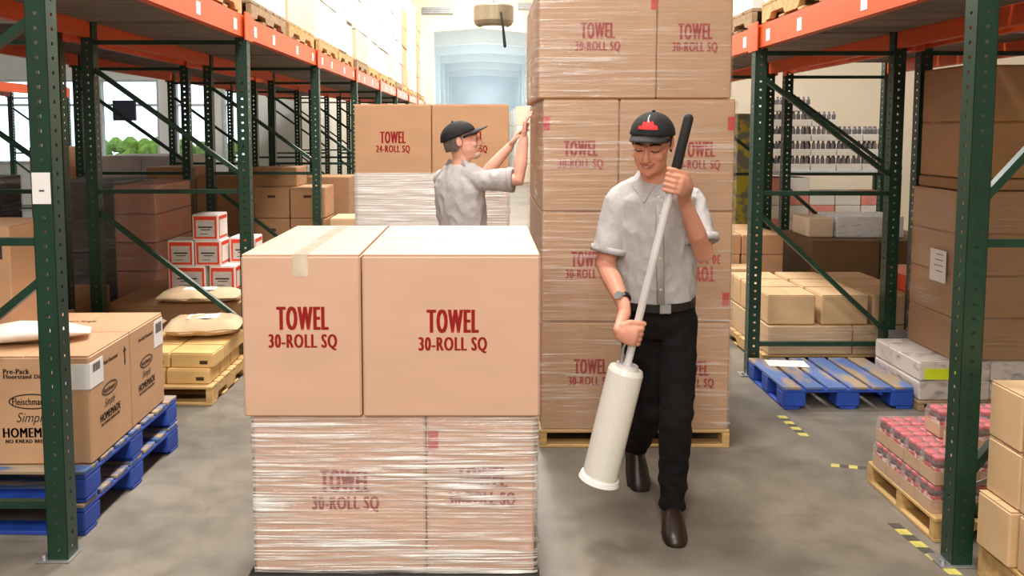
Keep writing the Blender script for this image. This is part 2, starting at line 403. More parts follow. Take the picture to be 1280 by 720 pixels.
# ------------------------------------------------------------------ the setting
def struct(name, mb, m, parent=None):
    o = mb.build(name, m, parent)
    if not parent: tag(o, kind='structure')
    return o
struct('floor', MB().box(-14, 9.5, -6, 47, -.2, 0), FLOOR)
struct('ceiling', MB().box(-14, 9.5, -6, 26.2, 7.5, 7.7), CEIL)
struct('wall_near', MB().box(-14, 9.5, -6.2, -6, 0, 7.5), WALLW)
struct('wall_side_left', MB().box(-14.2, -14, -6, 19.2, 0, 7.5), WALLB)
struct('wall_side_right', MB().box(9.5, 9.7, -6, 12.8, 0, 7.5), WALLW)
struct('wall_right', MB().box(3.05, 9.5, 12.6, 12.8, 0, 7.5), WALLW)
struct('wall_right_return', MB().box(3.05, 3.2, 12.8, 26, 0, 7.5), WALLW)
struct('wall_left_return', MB().box(-4.5, -4.3, 19.2, 26, 0, 7.5), WALLB)
# far end wall with a wide opening into the next hall (slightly pitched head)
k = MB(); Y0, Y1 = 26.0, 26.2
k.box(-4.5, -1.56, Y0, Y1, 0, 7.5); k.box(1.46, 3.2, Y0, Y1, 0, 7.5)
k.add([(-1.56, Y0, 4.74), (-.1, Y0, 4.86), (1.46, Y0, 4.7), (1.46, Y0, 7.5), (-1.56, Y0, 7.5), (-1.56, Y1, 4.74), (-.1, Y1, 4.86), (1.46, Y1, 4.7), (1.46, Y1, 7.5), (-1.56, Y1, 7.5)],
      [(0, 1, 2, 3, 4), (9, 8, 7, 6, 5), (0, 5, 6, 1), (1, 6, 7, 2), (4, 3, 8, 9)])
wf = struct('wall_far', k, WALLW)
for x0, x1, z0 in ((-1.9, -.95, 5.28), (1.05, 1.45, 5.42)):
    v = MB().box(x0, x1, 25.93, 26, z0, z0 + .2).build('wall_vent', mat('vent_grey', (150, 154, 156), .5), wf)
    for i in range(3): MB().box(x0 + .02, x1 - .02, 25.915, 25.93, z0 + .03 + i * .06, z0 + .06 + i * .06).build('louvre', STEEL, v)
struct('wall_passage_left', MB().box(-2.0, -1.8, 26.2, 47, 0, 5.4), PALEB)
struct('wall_passage_right', MB().box(1.75, 1.95, 26.2, 47, 0, 5.4), PALEB)
struct('wall_passage_end', MB().box(-2, 1.95, 46.8, 47, 0, 5.4), PALEB)
struct('ceiling_passage', MB().box(-2, 1.95, 26.2, 47, 5.2, 5.4), PALEB)
for i, y in enumerate((28.5, 31.5, 35, 39, 43)):        # pitched girders across the passage
    k = MB(); zt, zb = 5.2, 4.62 - .03 * i
    for a in (y, y + .25): k.v += [(-1.8, a, zb - .08), (-.03, a, zb + .05), (1.75, a, zb - .1), (1.75, a, zt), (-1.8, a, zt)]
    k.f += [(0, 1, 2, 3, 4), (9, 8, 7, 6, 5), (0, 5, 6, 1), (1, 6, 7, 2)]
    struct('trim_%d' % (i + 1), k, GIRDER)
    for sx in (-1.8, 1.63): struct('trim_%d' % (10 + 2 * i + (sx > 0)), MB().box(sx, sx + .12, y, y + .25, 0, zb - .08), PALEB)
# left rear wall with windows onto daylight
WX = [(-11.7, -10.05), (-9.72, -9.2), (-8.75, -7.4), (-7.05, -6.3), (-5.95, -5.25)]
k = MB(); k.box(-14, -4.3, 19, 19.2, 0, .95); k.box(-14, -4.3, 19, 19.2, 2.85, 7.5); px = -14
for a, b in WX + [(-4.3, 0)]: k.box(px, a, 19, 19.2, .95, 2.85); px = b
struct('wall_left', k, WALLB)
gm = bpy.data.materials.new('window_glass'); gm.use_nodes = True
nt = gm.node_tree; tr = nt.nodes.new('ShaderNodeBsdfTransparent'); tr.inputs[0].default_value = (.93, .97, 1, 1)
gl = nt.nodes.new('ShaderNodeBsdfGlossy'); gl.inputs['Roughness'].default_value = .05; mx = nt.nodes.new('ShaderNodeMixShader'); mx.inputs[0].default_value = .08
nt.links.new(tr.outputs[0], mx.inputs[1]); nt.links.new(gl.outputs[0], mx.inputs[2]); nt.links.new(mx.outputs[0], nt.nodes['Material Output'].inputs[0])
for i, (a, b) in enumerate(WX):
    k = MB()
    for u in (a, b - .05): k.box(u, u + .05, 18.97, 19.1, .95, 2.85)
    for z in (.95, 2.25, 2.8): k.box(a + .05, b - .05, 18.97, 19.1, z, z + .05)
    wn = struct('window_%d' % (i + 1), k, mat('window_frame', (196, 202, 206), .5))
    for z0, z1 in ((1.0, 2.25), (2.3, 2.8)): MB().box(a + .05, b - .05, 19.02, 19.03, z0, z1).build('pane', gm, wn)
tag(MB().cbox(-8.42, -7.9, 18.88, 18.95, 1.92, 2.38, .01).build('notice_board', mat('board_dark', (38, 42, 56), .5)), 'dark square board hanging in front of the rear window', 'board')
k = MB()                                                 # hedge outside: leaf clumps on a core
for i in range(260):
    c = Vector((random.uniform(-10.5, -5), random.uniform(21.3, 22.0), random.uniform(.1, 1.35)))
    k.ball(c, (random.uniform(.12, .26),) * 3, n=6, m=4)
tag(k.build('hedge', mat('leaf_green', (150, 190, 70), .7, var=.35, scale=(9, 9, 9))), 'bright green hedge outside the rear windows', 'hedge', kind='stuff')
tag(MB().box(-14, -4, 19.3, 30, -.2, 0).build('ground_outside', mat('asphalt', (150, 150, 150), .9)), kind='structure')

# ------------------------------------------------------------------ pallet racking
def post_mesh(h):
    k = MB(); s, t, hw, hh, pit = .04, .003, .0075, .013, .055
    def face(org, u, nrm):
        def slab(u0, u1, z0, z1):
            o = Vector(org); uu = Vector(u); nn = Vector(nrm) * -t
            k.add([o + uu * u0 + Vector((0, 0, z0)), o + uu * u1 + Vector((0, 0, z0)), o + uu * u1 + Vector((0, 0, z1)), o + uu * u0 + Vector((0, 0, z1)),
                   o + uu * u0 + nn + Vector((0, 0, z0)), o + uu * u1 + nn + Vector((0, 0, z0)), o + uu * u1 + nn + Vector((0, 0, z1)), o + uu * u0 + nn + Vector((0, 0, z1))],
                  [(0, 1, 2, 3), (7, 6, 5, 4), (1, 5, 6, 2), (0, 3, 7, 4), (3, 2, 6, 7), (0, 4, 5, 1)])
        slab(-s, -hw, 0, h); slab(hw, s, 0, h)
        z = 0
        while z < h:
            slab(-hw, hw, z, min(z + pit - hh, h)); z += pit
    face((0, -s, 0), (1, 0, 0), (0, -1, 0))      # open channel: the rear side stays clear
    face((-s, 0, 0), (0, -1, 0), (-1, 0, 0)); face((s, 0, 0), (0, 1, 0), (1, 0, 0))
    return k.mesh('upright', GREEN)
def rack(label, xf, xb, ys, zb, boards=True, labels=True, mirror_first=True):
    root = empty('pallet_rack', ((xf + xb) / 2, ys[0], 0)); tag(root, label, 'pallet rack', 'pallet racks')
    ox, oy = (xf + xb) / 2, ys[0]; sg = 1 if xb > xf else -1; H = zb + .15
    pm = cached(('post', H), lambda: post_mesh(H))
    for i, y in enumerate(ys):
        for x in (xf, xb):
            link('upright', pm, root, (x - ox, y - oy, 0))
            if i < 3:
                bp = MB().cbox(-.085, .05, -.055, .055, 0, .008, .003).build('base_plate', STEEL if x == xf else GREEN, root, (x - ox, y - oy, 0))
                MB().lathe([(.012, .006), (.012, .02), (.006, .022)], (-.065, -.02, 0), 8).build('anchor_bolt', STEEL, bp)
        for z in (.22, 1.27, H - .18):
            MB().bar((xf + sg * .036 - ox, y - oy, z), (xb - sg * .036 - ox, y - oy, z), .03, .03).build('rail', GREEN, root)
        for za, zc in ((1.12, .33), (2.12 if zb > 2.3 else 2.05, 1.40)):
            if i == 0 and mirror_first: a, b = (xf, za), (xb, zc)
            else: a, b = ((xb, za), (xf, zc)) if sg < 0 else ((xf, za), (xb, zc))
            if i == 0 and mirror_first and sg > 0: a, b = (xb, za + .37), (xf, zc + .04)
            d = .036 if b[0] > a[0] else -.036
            MB().bar((a[0] + d - ox, y - oy, a[1]), (b[0] - d - ox, y - oy, b[1]), .03, .034).build('brace', GREEN, root)
    for i in range(len(ys) - 1):
        y0, y1 = ys[i] + .045, ys[i + 1] - .045; Lb = y1 - y0
        for x, s_ in ((xf, -sg), (xb, sg)):
            def bm():
                k = MB()                                     # step section: tall face, lower ledge inside
                k.box(-.0275, .0275, -Lb / 2, Lb / 2, 0, .105); k.box(-.0275, .004, -Lb / 2, Lb / 2, .105, .15)
                return k.mesh('beam', ORANGE)
            b = link('beam', cached(('beam', round(Lb, 2)), bm), root, (x - ox, (y0 + y1) / 2 - oy, zb), (0, 0, 0 if s_ < 0 else math.pi))
            cm = cached('conn', lambda: MB().cbox(-.05, -.041, -.045, .045, -.02, .17, .003).mesh('connector', ORANGE))
            for q in (-1, 1): link('connector', cm, b, (0, q * (Lb / 2 + .0), 0)) if True else None
            if labels and x == xf:
                lm = cached('loc', lambda: MB().box(-.0295, -.0278, -.035, .035, .03, .105).mesh('location_label', PAPER))
                for q in (-.42, -.14, .2, .42): link('location_label', lm, b, (0, q * Lb, 0))
        if boards:
            nb = 8; bw = Lb / nb * .93
            dm = cached(('deck', round(bw, 3), round(abs(xb - xf), 2)), lambda: MB().cbox(-abs(xb - xf) / 2 + .03, abs(xb - xf) / 2 - .03, -bw / 2, bw / 2, 0, .045, .004).mesh('deck_board', DECK))
            for j in range(nb): link('deck_board', dm, root, (0, y0 + (j + .5) * Lb / nb - oy, zb + .106))
    return root
YL = [3.19, 5.84, 8.34, 10.82, 13.3, 15.8, 18.3, 20.8, 23.3]
YR = [3.15, 5.67, 8.19, 10.71, 13.23, 15.75, 18.27]
ra = rack('green and orange pallet rack lining the left side of the aisle', -1.683, -2.75, YL, 2.34)
rack('green and orange pallet rack back to back behind the left aisle rack', -2.98, -4.05, YL[1:7], 2.34, labels=False, mirror_first=False)
rack('green and orange pallet rack standing deepest on the left, before the windows', -7.9, -8.97, YL[1:6], 2.34, labels=False, mirror_first=False)
rb = rack('green and orange pallet rack lining the right side of the aisle', 1.866, 2.80, YR, 2.25)
rack('green and orange pallet rack back to back behind the right aisle rack', 2.98, 3.95, YR[:3], 2.25, labels=False, mirror_first=False)
MB().cbox(-.095, .095, -.004, .004, -.03, .03, .002).build('row_spacer', STEEL, rb, (2.885 - 2.333, YR[1] - YR[0] - .047, .30))
s_ = MB().cbox(-.037, .033, -.0015, .0015, -.06, .06, .001).build('rack_sign', PAPER, ra, (-1.683 + 2.2165, -.043, 1.48)); s_['label'] = 'white paper sign taped to the upright'
MB().box(-.01, .01, -.003, -.0016, -.012, -.006).build('printed_mark', BLKINK, s_)

# ------------------------------------------------------------------ people
SKIN = mat('skin', (216, 152, 126), .5, var=.06, scale=(14, 14, 14), spec=.4)
SKIN2 = mat('skin_ruddy', (230, 172, 150), .5, var=.06, scale=(14, 14, 14), spec=.4)
SHIRT = mat('shirt_grey', (186, 182, 182), .85, var=.05, scale=(60, 60, 60), bump=.15)
SHIRT_D = mat('shirt_seam', (158, 154, 156), .85)
PANTS = mat('trousers_black', (20, 19, 20), .85, var=.25, scale=(8, 8, 30), spec=.2)
LEATHER = mat('belt_leather', (24, 20, 18), .4); SHOE = mat('shoe_brown', (36, 23, 18), .35, var=.2)
CAPM = mat('cap_black', (22, 22, 24), .8, var=.2, scale=(40, 40, 40)); CAPRED = mat('cap_embroidery', (214, 36, 38), .7)
HAIR1 = mat('hair_brown', (52, 34, 26), .7, var=.3, scale=(60, 60, 20)); HAIR2 = mat('hair_grey', (120, 108, 100), .7, var=.3, scale=(60, 60, 20))
LIP = mat('lips', (186, 104, 92), .45); EYEW = mat('eye_white', (232, 226, 222), .3); TEETH = mat('teeth', (236, 230, 220), .3)
V = Vector
def remesh(mb, voxel, it, name, m, base, parent=None, wrinkle=0, wscale=(14, 14, 8)):
    me = mb.mesh('tmp', None); ob = link('tmp', me)
    r = ob.modifiers.new('r', 'REMESH'); r.mode = 'VOXEL'; r.voxel_size = voxel
    sm = ob.modifiers.new('s', 'SMOOTH'); sm.iterations = it; sm.factor = .5
    dg = bpy.context.evaluated_depsgraph_get(); dg.update()
    out = bpy.data.meshes.new_from_object(ob.evaluated_get(dg)); bpy.data.objects.remove(ob)
    if wrinkle:
        ns = [v.normal.copy() for v in out.vertices]
        for v, n_ in zip(out.vertices, ns):
            p = v.co; q = (p.x * wscale[0], p.y * wscale[1], p.z * wscale[2])
            a = noise.noise((q[0] + .6 * q[2], q[1], q[2] - .5 * q[0])); b_ = noise.noise((q[0] * 2.1, q[1] * 2.1, q[2] * 2.4 + 5))
            v.co = p + n_ * wrinkle * ((1 - abs(a) * 2.4) * .8 + b_ * .45 - .3)
    b = Vector(base)
    out.transform(Matrix.Translation(-b)); out.materials.clear(); out.materials.append(m)
    out.polygons.foreach_set('use_smooth', [True] * len(out.polygons)); out.name = name
    return link(name, out, parent, b if not parent else (0, 0, 0))
def frame(f, up=(0, 0, 1)):
    f = V(f).normalized(); s = f.cross(V(up)).normalized(); return s, f, s.cross(f)   # right-hand side x, forward y, up z
def grip_hand(m, G, t, f, right, r, arc=235, wrist=None, tuck=1):
    """fingers closed round a pole of radius r at G; t = thumb direction along the pole, f = direction the fingers leave the wrist"""
    t = V(t).normalized(); f = V(f); f = (f - t * f.dot(t)).normalized(); n = t.cross(f) if right else f.cross(t)
    pd = -n; G = V(G); fr = (.0088, .0093, .0092, .008); ln = (0, 12, 4, -22)
    def P(phi, rad, off): return G + t * off + (pd * math.cos(phi) + f * math.sin(phi)) * rad
    for i in range(4):
        off = (1.5 - i) * .0205; rr = r + fr[i] * .95
        pts = [P(R(-38), rr + .012, off * .92), P(R(8), rr + .009, off), P(R(48), rr + .004, off)]
        a = 48
        while a < arc * tuck + ln[i]: a += 36; pts.append(P(R(a), rr, off))
        m.tube(pts, [fr[i] * 1.12, fr[i] * 1.12] + [fr[i] * (1.04 - .02 * j) for j in range(len(pts) - 2)], 10)
    heel = G + pd * (r + .018) - f * .062
    m.tube([heel, G + pd * (r + .021) - f * .03, G + pd * (r + .019) + f * .004], [(.031, .0175), (.040, .0165), (.041, .0135)], 14, ref=t)
    # thumb leaves the side of the palm near its base and closes against the fingers
    b0 = heel + t * .026 + f * .008
    m.tube([b0, b0 + t * .022 + f * .026 - pd * .004, G + t * .052 - pd * (r * .1) + f * (r + .012), G + t * .052 - pd * (r + .008) + f * .012], [.0145, .0125, .0105, .009], 10)
    return heel
def open_hand(m, W, f, n, right, curl=.22, spread=.1, scale=1):
    f = V(f).normalized(); n = V(n); n = (n - f * n.dot(f)).normalized(); t = f.cross(n) if right else n.cross(f); W = V(W)
    m.tube([W, W + f * .035, W + f * .08, W + f * .098], [(.027, .019), (.037, .017), (.041, .0135), (.039, .011)], 14, ref=t)
    for i, (l, q) in enumerate(((.072, .030), (.080, .010), (.074, -.010), (.058, -.029))):
        p = W + f * .088 + t * q; d = (f + t * (q * spread * 30 * .3)).normalized(); pts = [p - d * .012, p]; a = curl * (1 + .2 * i)
        for j, sl in enumerate((.42, .32, .26)):
            ang = a * (j + 1) * .8; dd = d * math.cos(ang) + n * math.sin(ang); p = p + dd * l * sl; pts.append(p.copy())
        m.tube(pts, [.0095, .0092, .0086, .008, .007], 10)
    b0 = W + f * .022 + t * .024
    m.tube([b0, b0 + f * .022 + t * .022 + n * .008, b0 + f * .05 + t * .032 + n * .014, b0 + f * .07 + t * .032 + n * .02], [.0145, .0125, .0105, .0085], 10)

def head_parts(m, C, fr):
    s, f, u = fr; C = V(C)
    def p(x, y, z): return C + s * x + f * y + u * z
    ax = (s, f, u)
    m.ball(p(0, -.012, .03), (.077, .097, .088), ax, 20, 14)
    m.ball(p(0, .02, -.035), (.064, .072, .082), ax, 18, 12)
    m.loft([p(0, .0, -.115), p(0, .02, -.10), p(0, .022, -.06), p(0, .018, -.01)], [s] * 4, [f] * 4, [(.033, .058), (.053, .068), (.067, .070), (.071, .074)], 18)
    m.ball(p(0, .07, -.103), (.022, .018, .016), ax)
    m.tube([p(0, .087, .012), p(0, .098, -.012), p(0, .110, -.033)], [.0085, .0105, .0125], 10)
    for q in (-1, 1):
        m.ball(p(q * .012, .098, -.036), (.0085, .011, .008), ax, 10, 7)
        m.ball(p(q * .038, .064, -.030), (.026, .022, .022), ax)
        m.tube([p(q * .012, .088, .020), p(q * .032, .084, .025), p(q * .052, .068, .018)], [.009, .010, .008], 8)
        m.tube([p(q * .018, .083, .005), p(q * .032, .083, .007), p(q * .046, .075, .004)], [.006, .0095, .006], 8)
        m.loft([p(q * .068, -.014, 0), p(q * .080, -.018, 0), p(q * .086, -.024, .002)], [f] * 3, [u] * 3, [(.014, .026), (.019, .032), (.012, .026)], 12)
    m.ball(p(0, .083, -.061), (.030, .016, .016), ax)
    return p
def cap_for(C, fr, base, parent, tilt=0, logo=False, hair=HAIR1, back_hair=.02):
    s, f, u = fr; C = V(C) - V(base)
    f2 = (f * math.cos(tilt) + u * math.sin(tilt)); u2 = s.cross(f2)
    def p(x, y, z): return C + s * x + f2 * y + u2 * z
    k = MB(); rings = []
    for a in (0, .12, .3, .5, .7, .85, .95, .99):
        q = math.sqrt(1 - a * a); sq = 1.0 - .02 * a; rings.append((.036 + .092 * a, .091 * q * sq + .001, .111 * q + .001))
    k.loft([p(0, -.012, z) for z, a, b in rings], [s] * len(rings), [f2] * len(rings), [(a, b) for z, a, b in rings], 28)
    cr = k.build('cap', CAPM, parent, smooth=True)
    k = MB(); n = 16                                           # curved peak, 4 mm thick
    for lay in (0, -.004):
        for j in range(6):
            for i in range(n + 1):
                a = math.pi * i / n; x = -.083 * math.cos(a) * (1 - .05 * j / 5); yy = .012 + .086 * math.sin(a) * .98 + (.082 * j / 5) * math.sin(a) ** .6
                k.v.append(tuple(p(x, yy, .040 + lay - .30 * x * x * 12 * .5 - .012 * j / 5)))
    q = n + 1
    for j in range(5):
        for i in range(n):
            a = j * q + i; k.f += [(a, a + 1, a + q + 1, a + q), (a + 6 * q, a + 6 * q + q, a + 6 * q + q + 1, a + 6 * q + 1)]
    for i in range(n): a = 5 * q + i; k.f.append((a, a + 1, a + 6 * q + 1, a + 6 * q))
    k.build('peak', CAPM, cr, smooth=True)
    MB().ball(p(0, -.012, .131), (.008, .008, .005), (s, f2, u2), 8, 5).build('cap_button', CAPM, cr, smooth=True)
    if logo:                                                   # red embroidered mountain shape with a pale stroke
        k = MB(); pts = [(-.040, 0), (.040, 0), (.036, .014), (.026, .012), (.020, .030), (.010, .026), (.003, .042), (-.006, .028), (-.016, .034), (-.024, .018), (-.036, .016)]
        def onc(x, z, e=.0035):
            a = (z + .066 - .036) / .092; qq = math.sqrt(max(0, 1 - a * a)); ry = .111 * qq * math.sqrt(max(0, 1 - (x / (.091 * qq)) ** 2)); return p(x, -.012 + ry + e, z + .066)
        lo = []
        top = sorted(pts[1:], key=lambda t_: t_[0]); N_ = 24; cols = []
        for i in range(N_ + 1):
            x = -.040 + .080 * i / N_; zt = 0
            xs = [(-.040, 0.004)] + sorted([q_ for q_ in pts if q_[1] > 0]) + [(.040, 0.004)]
            for (xa, za), (xb, zb_) in zip(xs, xs[1:]):
                if xa <= x <= xb and xb > xa: zt = za + (zb_ - za) * (x - xa) / (xb - xa)
            cols.append((x, zt))
        for x, zt in cols:
            for j in range(4): k.v.append(tuple(onc(x, zt * j / 3)))
        for i in range(N_):
            for j in range(3): a = i * 4 + j; k.f.append((a, a + 4, a + 5, a + 1))
        k.build('cap_emblem', CAPRED, cr, smooth=True)
        k = MB(); k.tube([onc(-.001, .028, .005), onc(.004, .040, .005), onc(.003, .052, .005)], [.0022] * 3, 6); k.build('emblem_stroke', EYEW, cr)
    k = MB()                                                   # hair showing under the cap
    zz = [(.044, 1.0), (.02, 1.0), (-.005, .985), (-.03 - back_hair, .93)]
    for z, sc in zz:
        for i in range(19):
            a = R(196) * (i / 18 - .5) - R(90)
            zl = z if abs(i - 9) < 8 else max(z, -.012)
            k.v.append(tuple(C + s * (.0805 * sc * math.cos(a)) + f * (-.013 + .1015 * sc * math.sin(a)) + u * zl))
    for j in range(3):
        for i in range(18): a = j * 19 + i; k.f.append((a, a + 19, a + 20, a + 1))
    hb = k.build('hair', hair, parent, smooth=True); md = hb.modifiers.new('s', 'SOLIDIFY'); md.thickness = .006; md.offset = 0
    return cr

def build_person(label, J, side, front, headf, hup, skin, hands, hair, logo, cap_tilt, group, beard=False, smile=True, watch=None):
    base = V(J['base']); S = V(side).normalized(); Fw = V(front).normalized()
    j = {k_: V(v_) for k_, v_ in J.items() if k_ != 'sleeve'}
    fr = frame(headf, hup)
    m = MB(); p = head_parts(m, j['head'], fr)
    m.tube([p(0, -.025, -.03), p(0, -.02, -.10), j['neck'] + V((0, 0, -.03))], [.056, .055, .064], 16)
    m.loft([j['pelvis'] + V((0, 0, -.08)), j['pelvis'], j['waist'], j['chest'], j['neck'] + V((0, 0, -.06)), j['neck']], [S] * 6, [Fw] * 6,
           [(.10, .08), (.150, .10), (.135, .09), (.15, .10), (.14, .08), (.06, .055)], 20)
    for q in 'LR':
        m.tube([j['sh' + q], (j['sh' + q] * .5 + j['el' + q] * .5), j['el' + q], j['el' + q] * .6 + j['wr' + q] * .4, j['wr' + q]], [.048, .046, .042, .041, .0275], 14)
        m.tube([j['hip' + q], j['kn' + q], j['an' + q] + V((0, 0, .02))], [.07, .05, .036], 12)
    hands(m)
    body = remesh(m, .0042, 3, 'person', skin, base); tag(body, label, 'person', group)
    # face details
    H_ = j['head'] - base; s, f, u = fr
    def hp(x, y, z): return H_ + s * x + f * y + u * z
    for q in (-1, 1):
        MB().tube([hp(q * .016, .0945, .027), hp(q * .033, .0925, .032), hp(q * .052, .078, .026)], [.003, .0042, .0025], 6).build('eyebrow', hair if not beard else HAIR2, body, smooth=True)
        MB().ball(hp(q * .032, .0805, -.0005), (.012, .0105, .0055), (s, f, u), 12, 8).build('eye', EYEW, body, smooth=True)
        MB().tube([hp(q * .018, .0895, .0015), hp(q * .032, .0928, .000), hp(q * .047, .083, .0005)], [.0018, .0028, .0018], 6).build('eyelash', HAIR1, body, smooth=True)
    mo = MB().tube([hp(-.030, .083, -.054), hp(-.015, .0985, -.0605), hp(0, .1015, -.062), hp(.015, .0985, -.0605), hp(.030, .083, -.054)], [.003, .0055, .006, .0055, .003], 8).build('mouth', LIP, body, smooth=True)
    if smile: MB().tube([hp(-.018, .100, -.0612), hp(0, .1055, -.0635), hp(.018, .100, -.0612)], [.0012, .0028, .0012], 6).build('teeth', TEETH, mo, smooth=True)
    if beard:
        k = MB(); k.ball(hp(0, .052, -.092), (.045, .046, .028), (s, f, u), 18, 12); k.tube([hp(-.03, .085, -.052), hp(0, .1, -.048), hp(.03, .085, -.052)], [.006, .008, .006], 8)
        bd = k.build('beard', mat('beard_pale', (206, 182, 166), .8, var=.2, scale=(70, 70, 70)), body, smooth=True)
    cap_for(j['head'], fr, base, body, cap_tilt, logo, hair)
    # shirt
    k = MB(); up = V((0, 0, 1))
    k.loft([j['waist'] + V((0, 0, -.075)), j['waist'] + V((0, 0, -.02)), j['waist'] * .6 + j['chest'] * .4, j['chest'], j['neck'] * .3 + j['chest'] * .7 + V((0, 0, .03)), j['neck'] + V((0, 0, -.075)), j['neck'] + V((0, 0, -.035)), j['neck'] + V((0, 0, .012))],
           [S] * 8, [Fw] * 8, [(.158, .115), (.170, .124), (.172, .124), (.182, .128), (.185, .122), (.165, .105), (.11, .085), (.066, .066)], 26)
    for q in 'LR':
        a, b, c = j['sh' + q], j['el' + q], j['wr' + q]; L_ = (b - a).length
        e = a + (b - a) * J.get('sleeve', .86)
        k.tube([a * .82 + j['chest'] * .18 + V((0, 0, .012)), a + (b - a) * .06, a + (b - a) * .4, e], [(.052, .052), (.058, .058), (.062, .064), (.069, .075)], 18, cap=False)
        k.ball(a + V((0, 0, -.006)), (.056, .056, .054))
        k.tube([j['neck'] + V((0, 0, -.035)), j['neck'] * .5 + a * .5 + V((0, 0, .0)), a], [(.075, .062), (.072, .052), (.056, .05)], 16)
    sh = remesh(k, .0065, 5, 'shirt', SHIRT, base, body, .0075)
    for q in 'LR':
        a, b = j['sh' + q] - base, j['el' + q] - base; d = (b - a).normalized(); e = a + (b - a) * J.get('sleeve', .86)
        MB().tube([e - d * .022, e + d * .003], [(.072, .0785)] * 2, 20, cap=False).build('sleeve_hem', SHIRT, sh, smooth=True)
        MB().tube([e + d * .001, e + d * .006], [(.060, .064)] * 2, 20, cap=False).build('sleeve_opening', SHIRT_D, sh)
    nb = j['neck'] - base
    for q in (-1, 1):                                          # collar wings with button-down points
        k = MB(); top = [nb + S * (q * .060) - Fw * .03 + up * .045, nb + S * (q * .062) + Fw * .025 + up * .030, nb + S * (q * .012) + Fw * .078 - up * .012]
        bot = [nb + S * (q * .088) - Fw * .035 + up * .008, nb + S * (q * .100) + Fw * .045 - up * .022, nb + S * (q * .062) + Fw * .108 - up * .078]
        k.v += [tuple(t_) for t_ in top + bot] + [tuple(t_ - Fw * .004 - up * .005 - S * q * .003) for t_ in top + bot]
        k.f += [(0, 1, 4, 3), (1, 2, 5, 4), (6, 9, 10, 7), (7, 10, 11, 8), (3, 4, 10, 9), (4, 5, 11, 10), (5, 2, 8, 11), (0, 6, 7, 1), (1, 7, 8, 2)]
        k.build('collar', SHIRT, sh)
    wz = j['waist'] - base; ch = j['chest'] - base
    pl = [nb - up * .06 + Fw * .098, ch + Fw * .133 + up * .08, ch + Fw * .136, (ch + wz) / 2 + Fw * .134, wz + Fw * .131 - up * .04]
    k = MB(); k.tube(pl, [(.016, .003)] * 5, 8, ref=S, cap=False); k.build('button_placket', SHIRT, sh, smooth=True)
    for i in range(5):
        t_ = i / 4 * 3.6; i0 = min(int(t_), 3); c_ = pl[i0] + (pl[i0 + 1] - pl[i0]) * (t_ - i0)
        MB().ball(c_ + Fw * .004, (.0055, .003, .0055), (S, Fw, up), 8, 5).build('button', EYEW, sh)
    # trousers, belt, shoes
    k = MB(); pv = j['pelvis']
    k.loft([pv + V((0, 0, -.10)), pv + V((0, 0, -.03)), pv + V((0, 0, .04)), j['waist'] + V((0, 0, -.06))], [S] * 4, [Fw] * 4, [(.145, .11), (.168, .126), (.165, .122), (.158, .113)], 24)
    for q in 'LR':
        a, b, c = j['hip' + q], j['kn' + q], j['an' + q]
        k.tube([a + V((0, 0, .03)), a * .6 + b * .4, b, b * .5 + c * .5, c - (b - c).normalized() * .025], [.094, .088, .072, .062, .058], 18, cap=False)
    tr_ = remesh(k, .008, 4, 'trousers', PANTS, base, body, .009, (10, 10, 12))
    bz = j['waist'] - base + V((0, 0, -.062))
    k = MB(); k.loft([bz - up * .017, bz + up * .017], [S] * 2, [Fw] * 2, [(.170, .125)] * 2, 30); bl = k.build('belt', LEATHER, body, smooth=False)
    MB().cbox(-.024, .024, -.006, .006, -.02, .02, .003).build('belt_buckle', STEEL, bl, bz + Fw * .127 + S * .02, (0, 0, math.atan2(S.y, S.x)))
    for q in 'LR':
        a, t_ = j['an' + q] - base, j['toe' + q] - base; d = (t_ - a); d = d.normalized(); sd = d.cross(up).normalized(); uu = sd.cross(d)
        k = MB(); hl = a - d * .05 - uu * .035
        k.loft([hl, hl + d * .03, hl + d * .10, hl + d * .17, hl + d * .235, hl + d * .275, hl + d * .288], [sd] * 7, [uu] * 7,
               [(.026, .03), (.040, .048), (.043, .05), (.052, .040), (.052, .032), (.038, .024), (.014, .012)], 16)
        sh_ = k.build('shoe', SHOE, body, smooth=True)
        k = MB(); h2 = hl - uu * .034
        k.loft([h2 + uu * .0, h2 + d * .03, h2 + d * .10, h2 + d * .17, h2 + d * .235, h2 + d * .275, h2 + d * .292], [sd] * 7, [uu] * 7,
               [(.028, .008), (.041, .010), (.042, .010), (.053, .009), (.053, .009), (.040, .008), (.016, .006)], 12)
        k.build('sole', BLACKR, sh_, smooth=True)
    if watch:
        w0, d = V(watch[0]) - base, V(watch[1]).normalized()
        wt = MB().tube([w0 - d * .009, w0 + d * .009], [(.034, .030)] * 2, 18, cap=False).build('watch_strap', LEATHER, body)
        n_ = V(watch[2]).normalized(); n_ = (n_ - d * n_.dot(d)).normalized()
        MB().tube([w0 + n_ * .027, w0 + n_ * .038], [.019, .018], 16, cap=False).build('watch_face', STEEL, wt)
    return body

